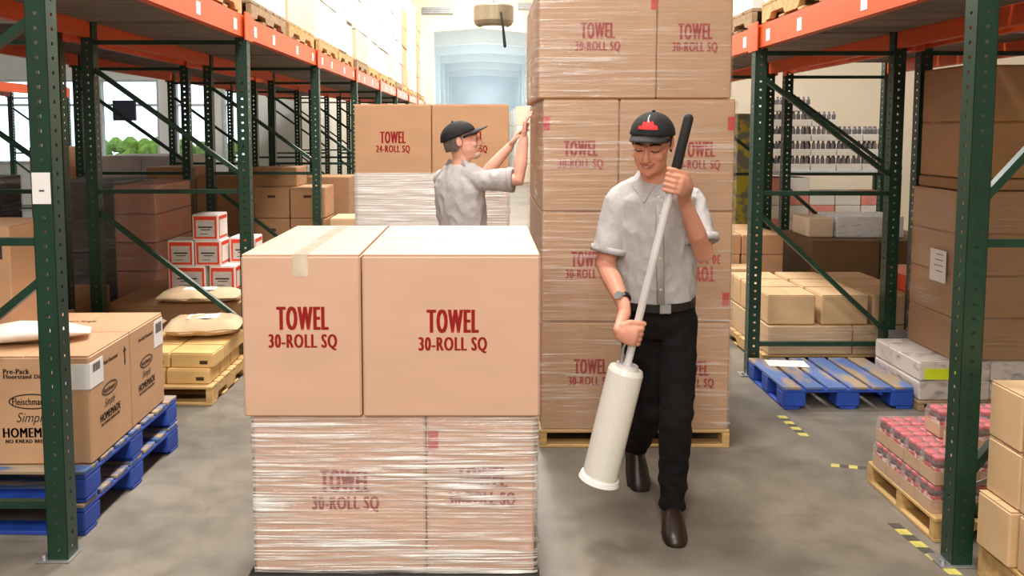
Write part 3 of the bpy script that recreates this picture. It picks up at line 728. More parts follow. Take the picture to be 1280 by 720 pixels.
# the film dispenser carried by the walking worker: a pole with a foam grip through a roll of film
PT, PB = V((.787, 3.205, 1.745)), V((.463, 3.235, .300))
ax_ = (PT - PB).normalized(); Lp = (PT - PB).length
fd = empty('film_dispenser', (PB.x, PB.y, 0)); tag(fd, 'long pole with black foam grip carrying a white roll of stretch film', 'film dispenser')
o_ = V((PB.x, PB.y, 0)); q0 = PB - o_
def ring(t0, t1, r0, r1, nm, m, n=24, par=fd):
    return MB().tube([q0 + ax_ * t0, q0 + ax_ * t1], [r0, r1], n, cap=False).build(nm, m, par, smooth=False)
FILMROLL = mat('film_roll', (232, 228, 218), .2, var=.012, scale=(4, 4, 30), spec=.8)
ALU = mat('pole_white_metal', (226, 222, 222), .3, metal=.2, var=.04)
ring(0, Lp - .20, .0155, .0155, 'pole', ALU, 16)
MB().tube([q0 + ax_ * (Lp - .205), q0 + ax_ * (Lp - .10), q0 + ax_ * Lp], [.0195, .0195, .0195], 16).build('foam_grip', BLACKR, fd, smooth=True)
rl = MB().tube([q0 + ax_ * .015, q0 + ax_ * .03, q0 + ax_ * .455, q0 + ax_ * .47], [.067, .071, .071, .066], 32, cap=False).build('film_roll', FILMROLL, fd)
ring(.47, .488, .044, .044, 'roll_core', ALU, 24, rl)
ring(-.004, .016, .083, .078, 'end_flange', PAPER, 32)
MB().tube([q0 + ax_ * .488 + V((-.03, -.01, 0)), q0 + ax_ * .56 + V((-.036, -.012, 0)), q0 + ax_ * .62 + V((-.022, -.01, 0))], [.006, .006, .006], 8).build('brake_lever', STEEL, fd, smooth=True)

def P_at(z): return PB + ax_ * ((z - PB.z) / ax_.z)
GU, GL = P_at(1.495), P_at(.895)
def hands1(m):
    h = grip_hand(m, GU, ax_, V((-.077, -.09, .017)), False, .0185)
    m.tube([V((.815, 3.335, 1.405)), V((.800, 3.31, 1.43)), h], [.029, .027, (.029, .02)], 12)
    h2 = grip_hand(m, GL, ax_, V((.80, -.25, -.5)), True, .0165, arc=150)
    m.tube([V((.567, 3.315, .995)), V((.566, 3.29, .965)), h2], [.0275, .0265, (.029, .02)], 12)
J1 = dict(base=(.77, 3.5, 0), head=(.690, 3.42, 1.648), neck=(.730, 3.52, 1.495), chest=(.737, 3.55, 1.27), waist=(.755, 3.585, 1.02), pelvis=(.765, 3.60, .915),
          shL=(.893, 3.555, 1.405), shR=(.575, 3.535, 1.405), elL=(.922, 3.45, 1.185), elR=(.520, 3.52, 1.125), wrL=(.815, 3.335, 1.405), wrR=(.567, 3.315, .995),
          hipL=(.845, 3.60, .86), hipR=(.682, 3.60, .86), knL=(.822, 3.46, .48), knR=(.745, 3.60, .46), anL=(.815, 3.475, .095), anR=(.735, 3.90, .19),
          toeL=(.79, 3.30, .05), toeR=(.745, 3.80, .05), sleeve=.80)
build_person('man in black cap, grey shirt and black trousers walking with film dispenser', J1, (.99, -.06, .03), (-.06, -.985, -.10), (-.38, -.84, -.36), (-.10, -.36, .92), SKIN, hands1, HAIR1, True, .26, None,
             watch=((.5665, 3.335, 1.015), V((.567, 3.315, .995)) - V((.520, 3.52, 1.125)), (-.5, -.8, .3)))
def hands2(m):
    open_hand(m, (.232, 4.86, 1.655), (.10, .05, 1), (1, 0, 0), True, .25)
    open_hand(m, (.165, 5.26, 1.600), (.55, -.1, .85), (1, -.2, -.3), False, .3)
J2 = dict(base=(-.16, 5.0, 0), head=(-.130, 5.0, 1.635), neck=(-.150, 5.0, 1.485), chest=(-.145, 5.0, 1.27), waist=(-.125, 5.0, 1.03), pelvis=(-.125, 5.0, .92),
          shR=(-.015, 4.87, 1.405), shL=(-.262, 5.13, 1.405), elR=(.200, 4.81, 1.415), elL=(-.02, 5.27, 1.39), wrR=(.232, 4.86, 1.655), wrL=(.165, 5.26, 1.600),
          hipR=(-.06, 4.93, .86), hipL=(-.19, 5.07, .86), knR=(-.03, 4.94, .48), knL=(-.15, 5.10, .48), anR=(-.08, 4.90, .095), anL=(-.20, 5.05, .095), toeR=(.06, 4.99, .05), toeL=(-.08, 5.20, .05), sleeve=.84)
build_person('man in black cap and grey shirt with arms raised, wrapping the tall towel stack', J2, (-.69, .72, 0), (.72, .69, .03), (.93, .02, .16), (-.15, 0, 1), SKIN2, hands2, HAIR2, False, .22, None, beard=True, smile=False)

# ------------------------------------------------------------------ towel stacks
def towel(o, dims, roll='30-ROLL SQ', face='front', u=0, z=None, flip=False, sc=1, m=RED):
    a, b, h = dims; d = b / 2 if face == 'front' else a / 2; z = h * .5 if z is None else z; s = -1 if flip else 1
    letter('TOWEL', o, face, u, z + s * .045 * sc, .178 * sc, .082 * sc, d, m, .095, flip)
    letter(roll, o, face, u, z - s * .038 * sc, .235 * sc, .056 * sc, d, m, .065, flip)
def redmark(o, dims, u, z, w_=.036, h_=.072):
    MB().box(-w_ / 2, w_ / 2, -.0008, 0, -h_ / 2, h_ / 2).build('red_mark', RED, o, (u, -dims[1] / 2, z))
# front stack: two layers on a dark pallet
FX0, FX1, FY0, FZ, FH = -.825, .195, 2.78, .155, .564
DEP = .43
pallet('dark pallet under the nearest towel stack', (1.02, .88, .15), (-.315, FY0 + .44, 0), 0, (mat('pallet_dark', (44, 40, 38), .7), mat('pallet_dark', (44, 40, 38))))
pos = 'near left', 'far left', 'near right', 'far right'
wl = .603
for i in range(2):
    dm = (wl - .005, DEP - .004, FH); o = carton('wrapped brown towel carton, %s in the lower layer of the nearest stack' % pos[i], dm, (FX0 + .02 + wl / 2, FY0 + .02 + DEP * (i + .5), FZ - .004), KR_FRONT, flaps='x', tape=False)
    if i == 0: towel(o, dm, u=.02, z=.285)
    dm = (.375, DEP - .004, FH); o = carton('wrapped brown towel carton, %s in the lower layer of the nearest stack' % pos[i + 2], dm, (FX0 + .02 + wl + .19, FY0 + .02 + DEP * (i + .5), FZ - .004), KR_FRONT, flaps='x', tape=False)
    if i == 0: towel(o, dm, u=.005, z=.30); redmark(o, dm, -.165, .475, .036, .074)
dL, dR = (.405, DEP - .003, FH), (.607, DEP - .003, FH)
for i in range(2):
    o = carton('pinkish towel carton, %s in the top layer of the nearest stack' % pos[i], dL, (FX0 + .2025, FY0 + DEP * (i + .5), FZ + FH - .002), KR_FRONT, flaps='y', tape=True)
    if i == 0: towel(o, dL, u=.004, z=.30)
    o = carton('large pinkish towel carton, %s in the top layer of the nearest stack' % pos[i + 2], dR, (FX0 + .41 + .3035, FY0 + DEP * (i + .5), FZ + FH - .002), KR_FRONT, flaps='x', tape=False)
    if i == 0: towel(o, dR, u=.005, z=.29)
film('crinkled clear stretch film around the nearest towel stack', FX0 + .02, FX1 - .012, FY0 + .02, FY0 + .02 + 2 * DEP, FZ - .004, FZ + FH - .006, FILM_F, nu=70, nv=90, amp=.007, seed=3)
# tall stack: four layers, three of them the walking worker passes
TX0, TX1, TY0, TH, TZ = .305, 1.31, 4.33, .588, .10
pallet('wooden pallet under the tall towel stack', (1.02, 1.2, .10), (.808, TY0 + .6, 0), 0, (WOOD, WOOD), axis='x')
def trow(z, xs, lab, dx, txt):
    for i, (a, b) in enumerate(xs):
        for r_ in range(2):
            dm = (b - a - .004, .60, TH - .002)
            o = carton('brown towel carton, %s %s, %s layer of the tall stack' % ('front' if r_ == 0 else 'rear', 'left' if i == 0 else 'right', lab), dm, ((a + b) / 2 + dx, TY0 + .302 + r_ * .604, z), KR, flaps='x', tape=False, rz=0)
            if r_ == 0:
                t = txt[i]
                if t: towel(o, dm, u=t[0], z=t[1], flip=t[2])
                if len(t) > 3: redmark(o, dm, t[3], t[4])
trow(TZ, [(TX0, TX0 + .605), (TX0 + .605, TX1)], 'bottom', 0, [(-.04, .30, False), (0, .29, False)])
trow(TZ + TH, [(TX0, TX0 + .605), (TX0 + .605, TX1)], 'second', 0, [(-.06, .29, False), (.02, .30, True, .17, .12)])
trow(TZ + 2 * TH, [(TX0, TX0 + .40), (TX0 + .40, TX1)], 'third', 0, [(.0, .285, False, -.18, .46), (.11, .28, False, .28, .46)])
trow(TZ + 3 * TH, [(TX0 - .025, TX0 + .59), (TX0 + .59, TX1 - .025)], 'top', 0, [(.0, .305, False, .29, .49), (0, .30, False)])
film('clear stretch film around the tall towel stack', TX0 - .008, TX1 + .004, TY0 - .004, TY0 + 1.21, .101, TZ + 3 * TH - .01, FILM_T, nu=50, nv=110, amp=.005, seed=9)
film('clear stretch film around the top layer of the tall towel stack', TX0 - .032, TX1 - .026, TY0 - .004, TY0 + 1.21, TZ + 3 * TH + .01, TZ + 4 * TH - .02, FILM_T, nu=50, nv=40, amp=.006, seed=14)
# 24-roll stack standing in the aisle
SX0, SX1, SY0 = -1.0, .19, 6.4
pallet('wooden pallet under the 24-roll towel stack', (1.2, 1.0, .14), (-.405, SY0 + .5, 0))
for l in range(3):
    for i in range(2):
        for r_ in range(2):
            dm = (.592, .495, .585); o = carton('brown 24-roll towel carton, %s %s, %s layer of aisle stack' % ('front' if r_ == 0 else 'rear', 'left' if i == 0 else 'right', LAY[l] if l < 2 else 'top'), dm, (SX0 + .298 + i * .597, SY0 + .25 + r_ * .5, .14 + l * .588), KR_O, flaps='x', tape=False)
            if r_ == 0: towel(o, dm, '24-ROLL SQ', u=0, z=.28, sc=1.12)
film('stretch film with painted white glare around the lower layers of the 24-roll stack', SX0, SX1 + .003, SY0, SY0 + .996, .141, 1.375, FILM_W, nu=40, nv=70, amp=.007, seed=21)

# ------------------------------------------------------------------ left floor: display cartons on blue pallets
for i in range(2):
    pallet(['worn blue block pallet on the floor, lower of the left pair', 'worn blue block pallet carrying the display cartons, upper of the pair'][i], (1.2, 1.0, .14), (-2.262, 3.37 + .5, .14 * i), R(-1.5 if i == 0 else -.8), (BLUE_W if i else BLUE_W, BLUE_S), nb=7, blocks=True)
def oval(parent, face, u, z, a, b, d, m=BLKINK, wd=.006):
    k = MB(); n = 36
    for r_ in (1, 0):
        for i in range(n):
            t = 2 * math.pi * i / n; k.v.append(((a - wd * (1 - r_)) * math.cos(t), (b - wd * (1 - r_)) * math.sin(t), 0))
    for i in range(n): k.f.append((i, (i + 1) % n, n + (i + 1) % n, n + i))
    o = k.build('printed_oval', m, parent)
    if face == 'front': o.location = (u, -d - .0012, z); o.rotation_euler = (R(90), 0, 0)
    else: o.location = (d + .0012, u, z); o.rotation_euler = (R(90), 0, R(90))
def display_art(o, dims, face, u=0, z0=.0, s=1):
    d = dims[1] / 2 if face == 'front' else dims[0] / 2
    oval(o, face, u, z0 + .275 * s, .098 * s, .034 * s, d)
    letter('Fleischmann\u2019s', o, face, u, z0 + .275 * s, .165 * s, .030 * s, d, BLKINK, .03)
    letter('Simply', o, face, u, z0 + .200 * s, .135 * s, .055 * s, d, BLKINK, 0, shear=.35)
    letter('HOMEMADE', o, face, u, z0 + .140 * s, .255 * s, .042 * s, d, BLKINK, .05)
    letter('NO KNEAD BREAD MIX', o, face, u, z0 + .103 * s, .235 * s, .016 * s, d, BLKINK, .06)
def arrow(o, face, u, z, d, h=.09):
    k = MB(); k.v += [(-.006, -h / 2, 0), (.006, -h / 2, 0), (.006, h * .2, 0), (.018, h * .2, 0), (0, h / 2, 0), (-.018, h * .2, 0), (-.006, h * .2, 0)]; k.f.append((0, 1, 2, 3, 4, 5, 6))
    q = k.build('printed_arrow', BLKINK, o)
    if face == 'front': q.location = (u, -d - .0012, z); q.rotation_euler = (R(90), 0, 0)
    else: q.location = (d + .0012, u, z); q.rotation_euler = (R(90), 0, R(90))
DD = (.55, .42, .47)
lab4 = ['display carton at front right on the blue pallet, shipping label round its corner', 'display carton at back right on the blue pallet, small barcode at its top corner', 'display carton at front left on the blue pallet, beside the labelled carton', 'display carton at back left on the blue pallet, under the single raised carton']
rzD = R(1.2)
for i in range(4):
    x = -1.672 - .275 - (.555 if i > 1 else 0) ; y = 3.425 + .21 + (.424 if i % 2 else 0)
    o = carton(lab4[i], DD, (x - .0089 * (i % 2), y, .2815), KR_O, rzD, name='display_carton', flaps='y', tape=False)
    display_art(o, DD, 'front', .03, .0, 1.0); display_art(o, DD, 'right', -.02, .05, .82); arrow(o, 'right', .15, .375, DD[0] / 2)
    letter('Pre-Pack', o, 'front', -.03, .405, .11, .022, DD[1] / 2, BLKINK, .06); letter('Floorstand Display', o, 'front', .02, .380, .21, .024, DD[1] / 2, BLKINK, .06)
    letter('Pre-Pack Floorstand', o, 'right', -.02, .40, .18, .018, DD[0] / 2, BLKINK, .06)
    letter('Fleischmann\u2019s Simply', o, 'top', -.1, .03, .26, .04, 0, BLKINK, .01).location.z = DD[2] + .0015
    if i == 0:
        k = MB(); k.box(.115, .2765, -.2118, -.21, .325, .435); k.box(.275, .2768, -.2118, -.08, .325, .435); sl = k.build('shipping_label', PAPER, o)
        k = MB()
        for j in range(9): k.box(.128 + j * .0075, .1315 + j * .0075 + .002 * (j % 3 == 0), -.2125, -.2118, .398, .425)
        for j in range(8): k.box(.2768, .2775, -.18 + j * .009, -.176 + j * .009 + .002 * (j % 2), .39, .425)
        k.build('barcode', BLKINK, sl)
    if i == 1:
        sl = MB().box(.275, .2768, .09, .205, .31, .445).build('barcode_label', PAPER, o); k = MB()
        for j in range(9): k.box(.2768, .2775, .11 + j * .009, .114 + j * .009 + .002 * (j % 2), .38, .43)
        k.build('barcode', BLKINK, sl)
o = carton('display carton stacked alone on top of the back left carton', (.55, .42, .50), (-2.50, 4.05, .753), KR_O, rzD, name='display_carton', flaps='y', tape=False)
display_art(o, (.55, .42, .5), 'front', .09, .02, .9); arrow(o, 'front', .235, .39, .21)
# plastic bag lying on the display cartons
k = MB()
k.loft([V((-.30, 0, 0)), V((-.22, .02, .03)), V((-.05, 0, .042)), V((.12, -.01, .035)), V((.24, .01, .016))], [V((0, 1, 0))] * 5, [V((0, 0, 1))] * 5, [(.06, .01), (.10, .03), (.11, .042), (.10, .034), (.07, .006)], 20)
bag = k.build('plastic_bag', mat('bag_white', (238, 228, 220), .35, var=.05, bump=.5, scale=(18, 18, 18)), None, (-2.03, 3.66, .765), (0, 0, R(24)), smooth=True); tag(bag, 'crumpled white plastic bag lying on the display cartons', 'bag')

# ------------------------------------------------------------------ left floor: yellow kraft cartons, sacks, red and white cartons
pallet('short wooden pallet under the small yellow cartons', (1.0, .74, .12), (-2.175, 5.02 + .37, 0), R(-1), (WOOD, WOOD), nb=6)
YD = (.27, .20, .095); n_ = 0
for l in range(2):
    for ry in range(3):
        for cx in range(3):
            x = -1.845 - cx * .28 + (.02 if l else -.0); y = 5.16 + ry * .215 + .03 * l
            o = carton('small yellow kraft carton, %s row, %s from the aisle, %s layer' % (['front', 'middle', 'back'][ry], ORD[cx], 'lower' if l == 0 else 'upper'), YD, (x, y, .121 + l * .096), KR_Y, R(random.uniform(-3, 1)), group='small yellow cartons', flaps='x', tape=False)
            k = cached('ydot', lambda: MB().cbox(-.025, .025, -.0007, .0007, -.011, .011, .0005).mesh('hand_hole', SEAM)); link('hand_hole', k, o, (.075, -.1006, .035))
def sack(label, loc, dims, rz, m=SACK, pitch=0):
    a, b, h = dims; k = MB(); n = 13; q = 9; vs = {}
    for sgn in (1, -1):
        for i in range(n + 1):
            for j in range(q + 1):
                u, v = i / n * 2 - 1, j / q * 2 - 1
                z = h / 2 * (max(0, 1 - abs(u) ** 4) ** .5) * (max(0, 1 - abs(v) ** 3) ** .5)
                z += (.022 * noise.noise((u * 2.5 + loc[0] * 9, v * 2.5, sgn * 2)) - .016 * abs(noise.noise((u * 6, v * 4 + loc[0] * 5, sgn)))) * (1 - abs(u) ** 6) * (1 if sgn > 0 else .3)
                vs[(sgn, i, j)] = len(k.v); k.v.append((u * a / 2 * (1 - .05 * v * v), v * b / 2 * (1 - .06 * u * u), h / 2 + sgn * z * (1 if sgn > 0 else .85)))
    for sgn in (1, -1):
        for i in range(n):
            for j in range(q):
                f = (vs[(sgn, i, j)], vs[(sgn, i + 1, j)], vs[(sgn, i + 1, j + 1)], vs[(sgn, i, j + 1)]); k.f.append(f if sgn > 0 else f[::-1])
    o = k.build('paper_sack', m, None, loc, (pitch, 0, rz), smooth=True); tag(o, label, 'sack')
    MB().box(-a * .2, a * .2, -b * .22, b * .16, h * .985, h * .99 + .001).build('sack_label', PAPER, o)
    return o
sack('brown paper sack lying next to the aisle on the yellow cartons', (-1.90, 5.54, .318), (.50, .36, .13), R(10))
sack('brown paper sack with a white label, left of the aisle-side sack', (-2.46, 5.53, .318), (.50, .36, .13), R(-8))
sack('flat brown paper sack lying below the red bordered cartons', (-2.12, 6.12, .425), (.60, .30, .10), R(3))
carton('large low brown carton with a paper sheet, behind the yellow cartons', (1.02, .92, .42), (-2.285, 6.55, .0), KR_D, flaps='y', tape=False)
carton('large low brown carton beside the dark wrapped load', (.60, .9, .42), (-3.42, 6.38, .0), KR_D, flaps='y', tape=False)
tag(MB().box(-.14, .14, -.09, .09, 0, .002).build('paper_sheet', PAPER, None, (-3.30, 6.05, .4215), (0, 0, R(12))), 'white sheet of paper lying on the low brown carton', 'paper')
RW = (.205, .24, .205)
def redwhite(label, x, y, z, w_=.205):
    dm = (w_, .24, .205); o = carton(label, dm, (x, y, z), WHITEC, 0, flaps='x', tape=False, group='red bordered white cartons')
    def bd():
        k = MB(); a, h = w_ / 2 - .012, .205; t = .017
        for d in (-.1206,):
            k.box(-a, a, d - .0006, d, .012, .012 + t); k.box(-a, a, d - .0006, d, h - .045, h - .014); k.box(-a, -a + t, d - .0006, d, .012 + t, h - .045); k.box(a - t, a, d - .0006, d, .012 + t, h - .045)
        return k.mesh('red_border', REDORG)
    link('red_border', cached(('rwb', w_), bd), o)
    k = cached(('rwl', w_), lambda: MB().box(-w_ / 2 + .03, w_ / 2 - .03, -.1209, -.1205, .03, .158).mesh('printed_panel', GREYLAB)); link('printed_panel', k, o)
    link('red_border', cached('rws', lambda: MB().box(.1026, .1032, -.10, .10, .012, .03).box(.1026, .1032, -.10, .10, .16, .19).box(.1026, .1032, -.10, -.085, .03, .16).mesh('red_border', REDORG)), o) if w_ == .205 else None
    k = cached(('rwt', w_), lambda: MB().box(-w_ * .27, w_ * .27, -.1215, -.1209, .098, .110).box(-w_ * .18, w_ * .2, -.1215, -.1209, .080, .087).box(-w_ * .22, w_ * .1, -.1215, -.1209, .048, .053).mesh('printed_marks', BLKINK)); link('printed_marks', k, o)
redwhite('wide red bordered white carton, left of the bottom row', -2.355, 6.62, .4235, .295)
redwhite('red bordered white carton, right of the bottom row', -2.075, 6.62, .4235)
redwhite('red bordered white carton, rightmost at the back of the bottom row', -1.865, 6.74, .4235)
redwhite('red bordered white carton, left of the middle row', -2.40, 6.62, .628)
redwhite('red bordered white carton, centre of the middle row', -2.185, 6.62, .628)
redwhite('red bordered white carton, rightmost at the back of the middle row', -1.965, 6.80, .628)
redwhite('single red bordered white carton on top of the pile', -2.20, 6.62, .834)
# dark wrapped loads at the back left
def wrapped(label, flabel, x0, x1, y0, y1, z0, z1, m, nl, fm, nx=1, wl='load_carton', seed=1, amp=.012):
    h = (z1 - z0) / nl; w_ = (x1 - x0) / nx
    for l in range(nl):
        for i in range(nx):
            carton('%s, %s layer from the floor%s' % (label, LAY[l], '' if nx == 1 else ', ' + ('left' if i == 0 else 'right' if i == nx - 1 else 'middle')), (w_ - .004, y1 - y0, h - .002), (x0 + w_ * (i + .5), (y0 + y1) / 2, z0 + l * h), m, flaps=None, tape=False)
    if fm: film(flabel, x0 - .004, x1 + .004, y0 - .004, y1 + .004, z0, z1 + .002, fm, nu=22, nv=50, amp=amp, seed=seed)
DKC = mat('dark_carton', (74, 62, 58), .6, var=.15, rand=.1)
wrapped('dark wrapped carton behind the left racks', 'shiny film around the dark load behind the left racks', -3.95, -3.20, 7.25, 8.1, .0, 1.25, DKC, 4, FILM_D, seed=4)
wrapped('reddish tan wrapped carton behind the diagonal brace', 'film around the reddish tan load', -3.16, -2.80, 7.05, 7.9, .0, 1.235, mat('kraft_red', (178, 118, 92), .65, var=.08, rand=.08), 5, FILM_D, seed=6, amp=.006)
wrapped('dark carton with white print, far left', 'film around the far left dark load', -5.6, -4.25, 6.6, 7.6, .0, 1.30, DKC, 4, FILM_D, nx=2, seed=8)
tag(MB().box(-.17, .17, -.001, .001, -.13, .13).build('white_notice', GREYLAB, None, (-4.35, 6.56, 1.10)), 'white printed notice on the far left dark load', 'notice')
carton('small brown carton on the floor behind the nearest left upright', (.4, .4, .5), (-2.95, 5.3, 0), KR_D, tape=False)
for i, (x, y, w_, d, h, m, lb) in enumerate(((-8.6, 11.5, 2.0, 1.0, 1.15, WHITEC, 'long pale load in front of the windows'), (-4.72, 11.9, 1.15, 1.0, 1.36, mat('grey_carton', (178, 174, 172), .55, var=.05, rand=.05), 'pale grey load seen between the left racks'),
        (-10.2, 12.5, 1.3, 1.0, 1.75, CREAMC, 'tall pale load at the far left below the window'), (-5.36, 10.6, .42, .9, 1.5, KR_D, 'brown carton stack between the left racks'))):
    n2 = max(1, round(w_ / .5))
    for l in range(3):
        for c in range(n2):
            carton('%s, %s layer, %s from left' % (lb, LAY[l] if l < 2 else 'top', ORD[c]), (w_ / n2 - .006, d, h / 3 - .003), (x - w_ / 2 + (c + .5) * w_ / n2, y, l * h / 3), m, flaps=None, tape=False)
# brown cartons filling the third left bay
hole = MB().cbox(-.04, .04, -.0008, .0008, -.014, .014, .0005).mesh('hand_hole', SEAM)
bay = [(-2.06, 8.0 - .0, .36, 0.0), (-1.66 - .03, 8.0, .36, 0.0), (-1.30, 8.0, .33, 0), (-2.06, 8.0, .36, .40), (-1.69, 8.0, .36, .40), (-1.30, 8.0, .33, .40),
       (-2.06, 8.0, .36, .80), (-1.69, 8.0, .36, .80), (-2.0, 8.1, .36, 1.12)]
cols = ['left', 'middle', 'right', 'left', 'middle', 'right', 'left', 'middle', 'left']; rows = ['bottom', 'bottom', 'bottom', 'second', 'second', 'second', 'third', 'third', 'top']
for (x, y, w_, z), c, r_ in zip(bay, cols, rows):
    h = .40 if z < .8 else (.32 if z < 1 else .2)
    x = x - .12
    o = carton('brown carton in the third left bay, %s row, %s column' % (r_, c), (w_, .5, h - .003), (x, y + .72, z), KR_D if c != 'right' else KR_L, flaps='x', tape=False)
    link('hand_hole', hole, o, (.0, -.2505, h * .7))
for i in range(4):
    carton('dark brown carton behind the third left bay, %s from the aisle' % ORD[i], (.6, .6, 1.15 + .1 * (i % 2)), (-1.9 - i * .64, 10.1 + .1 * i, 0), KR_D, tape=False)

# ------------------------------------------------------------------ goods on the left upper deck
def load(px, py, pz, idx, side, mats, layers, two):
    pallet('wooden pallet on the %s upper deck, %s from the near end' % (side, ORD[idx]), (1.06, 1.04, .13), (px, py, pz), 0, (WOOD, WOOD) if idx % 4 != 1 else (WOOD_G, WOOD_G), group='upper deck pallets', nb=5, axis='x')
    h = .40; sg = 1 if side == 'left' else -1
    for l in range(layers):
        for i in range(2):
            for c in range(2 if two else 1):
                m = mats[(l + idx) % len(mats)] if idx % 3 == 2 else mats[idx % len(mats)]
                x = px + sg * (.265 - c * .53) + (0 if two else random.uniform(-.012, .012))
                carton('%s pallet load on the %s upper deck, %s layer, %s case%s' % (ORD[idx], side, LAY[l], 'near' if i == 0 else 'far', '' if not two else ', aisle side' if c == 0 else ', inner side'),
                       (.525, .515, h - .006), (x, py + (i - .5) * .52, pz + .1305 + l * h), m, R(random.uniform(-.5, .5)), name='case', cat='case', group='cases on the %s upper deck' % side, flaps=None, tape=False)
wm = [WHITEC, WHITEC, CREAMC]
yl = [5.25, 6.52, 7.68, 8.98, 10.12, 11.45, 12.6, 13.95, 15.1, 16.4, 17.55, 18.9, 20.05, 21.4, 22.55]
for i, y in enumerate(yl): load(-2.19, y, 2.4925, i, 'left', wm if i not in (10, 13) else [KR_O], 5 if i % 4 != 2 else 4, i < 4)
for i, y in enumerate((5.05, 6.30, 7.50)): load(2.37, y, 2.4025, i, 'right', [WHITEC], 3, False)

# ------------------------------------------------------------------ right side
pallet('worn blue block pallet lying empty beside the right rack', (.80, .66, .14), (1.823 + .40, 4.945 + .33, 0), R(.5), (BLUE, BLUE_S), nb=6, blocks=True, axis='y')
tag(MB().box(-.13, .13, -.075, .075, 0, .003).build('paper_sheet', PAPER, None, (2.03, 5.45, .1405), (0, 0, R(-6))), 'white sheet of paper lying on the empty blue pallet', 'paper')
# hazard tape on the floor
def tape_run(label, x0, y0, x1, y1, n, w_=.05):
    r = empty('floor_tape', (x0, y0, 0)); tag(r, label, 'floor tape'); d = V((x1 - x0, y1 - y0, 0)); L_ = d.length / n; a = math.atan2(d.y, d.x)
    my = cached(('ty', round(L_, 3)), lambda: MB().add([(0, -w_ / 2, 0), (L_ * .95, -w_ / 2, 0), (L_ * 1.1, w_ / 2, 0), (L_ * .15, w_ / 2, 0), (0, -w_ / 2, .0012), (L_ * .95, -w_ / 2, .0012), (L_ * 1.1, w_ / 2, .0012), (L_ * .15, w_ / 2, .0012)], [(4, 5, 6, 7), (0, 1, 5, 4), (1, 2, 6, 5), (2, 3, 7, 6), (3, 0, 4, 7)]).mesh('stripe', YEL))
    mk = cached(('tk', round(L_, 3)), lambda: (lambda me: (me.materials.clear(), me.materials.append(mat('tape_black', (86, 82, 74), .7)), me)[2])(my.copy()))
    for i in range(n):
        p = d * (i / n); link('stripe', my if i % 2 == 0 else mk, r, (p.x, p.y, 0), (0, 0, a))
tape_run('short run of black and yellow tape before the empty blue pallet', 1.790, 4.50, 1.775, 4.83, 7)
tape_run('black and yellow tape remnant beside the jar pallet corner', 1.765, 4.10, 1.93, 4.06, 4, .04)
tape_run('long run of black and yellow tape beside the near right upright', 1.812, 3.05, 1.775, 3.47, 8)
# jar pallet
pallet('wooden pallet under the trays of jars', (1.0, .60, .105), (2.36, 3.60, 0), 0, (WOOD, WOOD), nb=5, axis='y')
jar_b = MB().lathe([(.020, 0), (.0275, .003), (.0285, .01), (.0285, .022)], n=10).mesh('jar', JARD, True)
def jarbody():
    return MB().lathe([(.024, 0), (.0285, .004), (.0285, .082), (.026, .092), (.024, .096)], n=10).mesh('jar', JARD, True)
JB = jarbody(); JL = MB().lathe([(.0289, .030), (.0291, .031), (.0291, .066), (.0289, .067)], n=10).mesh('jar_label', JARL, True)
JC = MB().lathe([(.0262, .094), (.0268, .096), (.0268, .108), (.025, .111), (.001, .1112)], n=10).mesh('lid', LIDRED, True)
def tray(label, x, y, z, nx=3, ny=2, rz=0):
    p = .0585; a, b = nx * p + .006, ny * p + .006
    def tm():
        k = MB(); t = .002; k.box(-a / 2, a / 2, -b / 2, b / 2, 0, t)
        k.box(-a / 2, a / 2, -b / 2, -b / 2 + t, t, .055); k.box(-a / 2, a / 2, b / 2 - t, b / 2, t, .055); k.box(-a / 2, -a / 2 + t, -b / 2 + t, b / 2 - t, t, .055); k.box(a / 2 - t, a / 2, -b / 2 + t, b / 2 - t, t, .055)
        return k.mesh('jar_tray', KR_L)
    o = link('jar_tray', cached(('tray', nx, ny), tm), None, (x, y, z), (0, 0, rz)); tag(o, label, 'jar tray', 'trays of jars')
    for i in range(nx):
        for j_ in range(ny):
            q = link('jar', JB, o, ((i - (nx - 1) / 2) * p, (j_ - (ny - 1) / 2) * p, .0022)); link('jar_label', JL, q); link('lid', JC, q)
    def sm():
        k = MB(); A, B, h = a / 2 + .0015, b / 2 + .0015, .1155
        k.v += [(-A, -B, .002), (A, -B, .002), (A, B, .002), (-A, B, .002), (-A, -B, .09), (A, -B, .09), (A, B, .09), (-A, B, .09), (-A * .93, -B * .9, h), (A * .93, -B * .9, h), (A * .93, B * .9, h), (-A * .93, B * .9, h)]
        k.f += [(0, 1, 5, 4), (1, 2, 6, 5), (2, 3, 7, 6), (3, 0, 4, 7), (4, 5, 9, 8), (5, 6, 10, 9), (6, 7, 11, 10), (7, 4, 8, 11), (8, 9, 10, 11)]
        return k.mesh('shrink_wrap', FILM_S)
    link('shrink_wrap', cached(('shr', nx, ny), sm), o)
for l in range(2):
    for c in range(3):
        for r_ in range(4):
            tray('shrink-wrapped tray of red-lidded jars, %s layer, %s from the post, %s from the aisle' % (['bottom', 'middle'][l], ORD[r_], ORD[c]), 1.955 + c * .187 + .012 * l, 3.405 + r_ * .131, .106 + l * .121)
for i, (x, y, w_) in enumerate(((2.085, 3.44, 0), (2.10, 3.62, 1), (2.275, 3.44, 2), (2.29, 3.62, 3))):
    tray('shrink-wrapped tray of red-lidded jars, top layer, %s' % ['front, beside the post', 'rear, nearest the aisle', 'front, behind the post', 'rear, furthest from the aisle'][i], x, y, .348)
tag(MB().bar((2.0, 3.27, .26), (2.16, 3.27, .33), .02, .004).build('metal_strip', STEEL), 'bright metal strip sticking out behind the near right upright', 'strip')
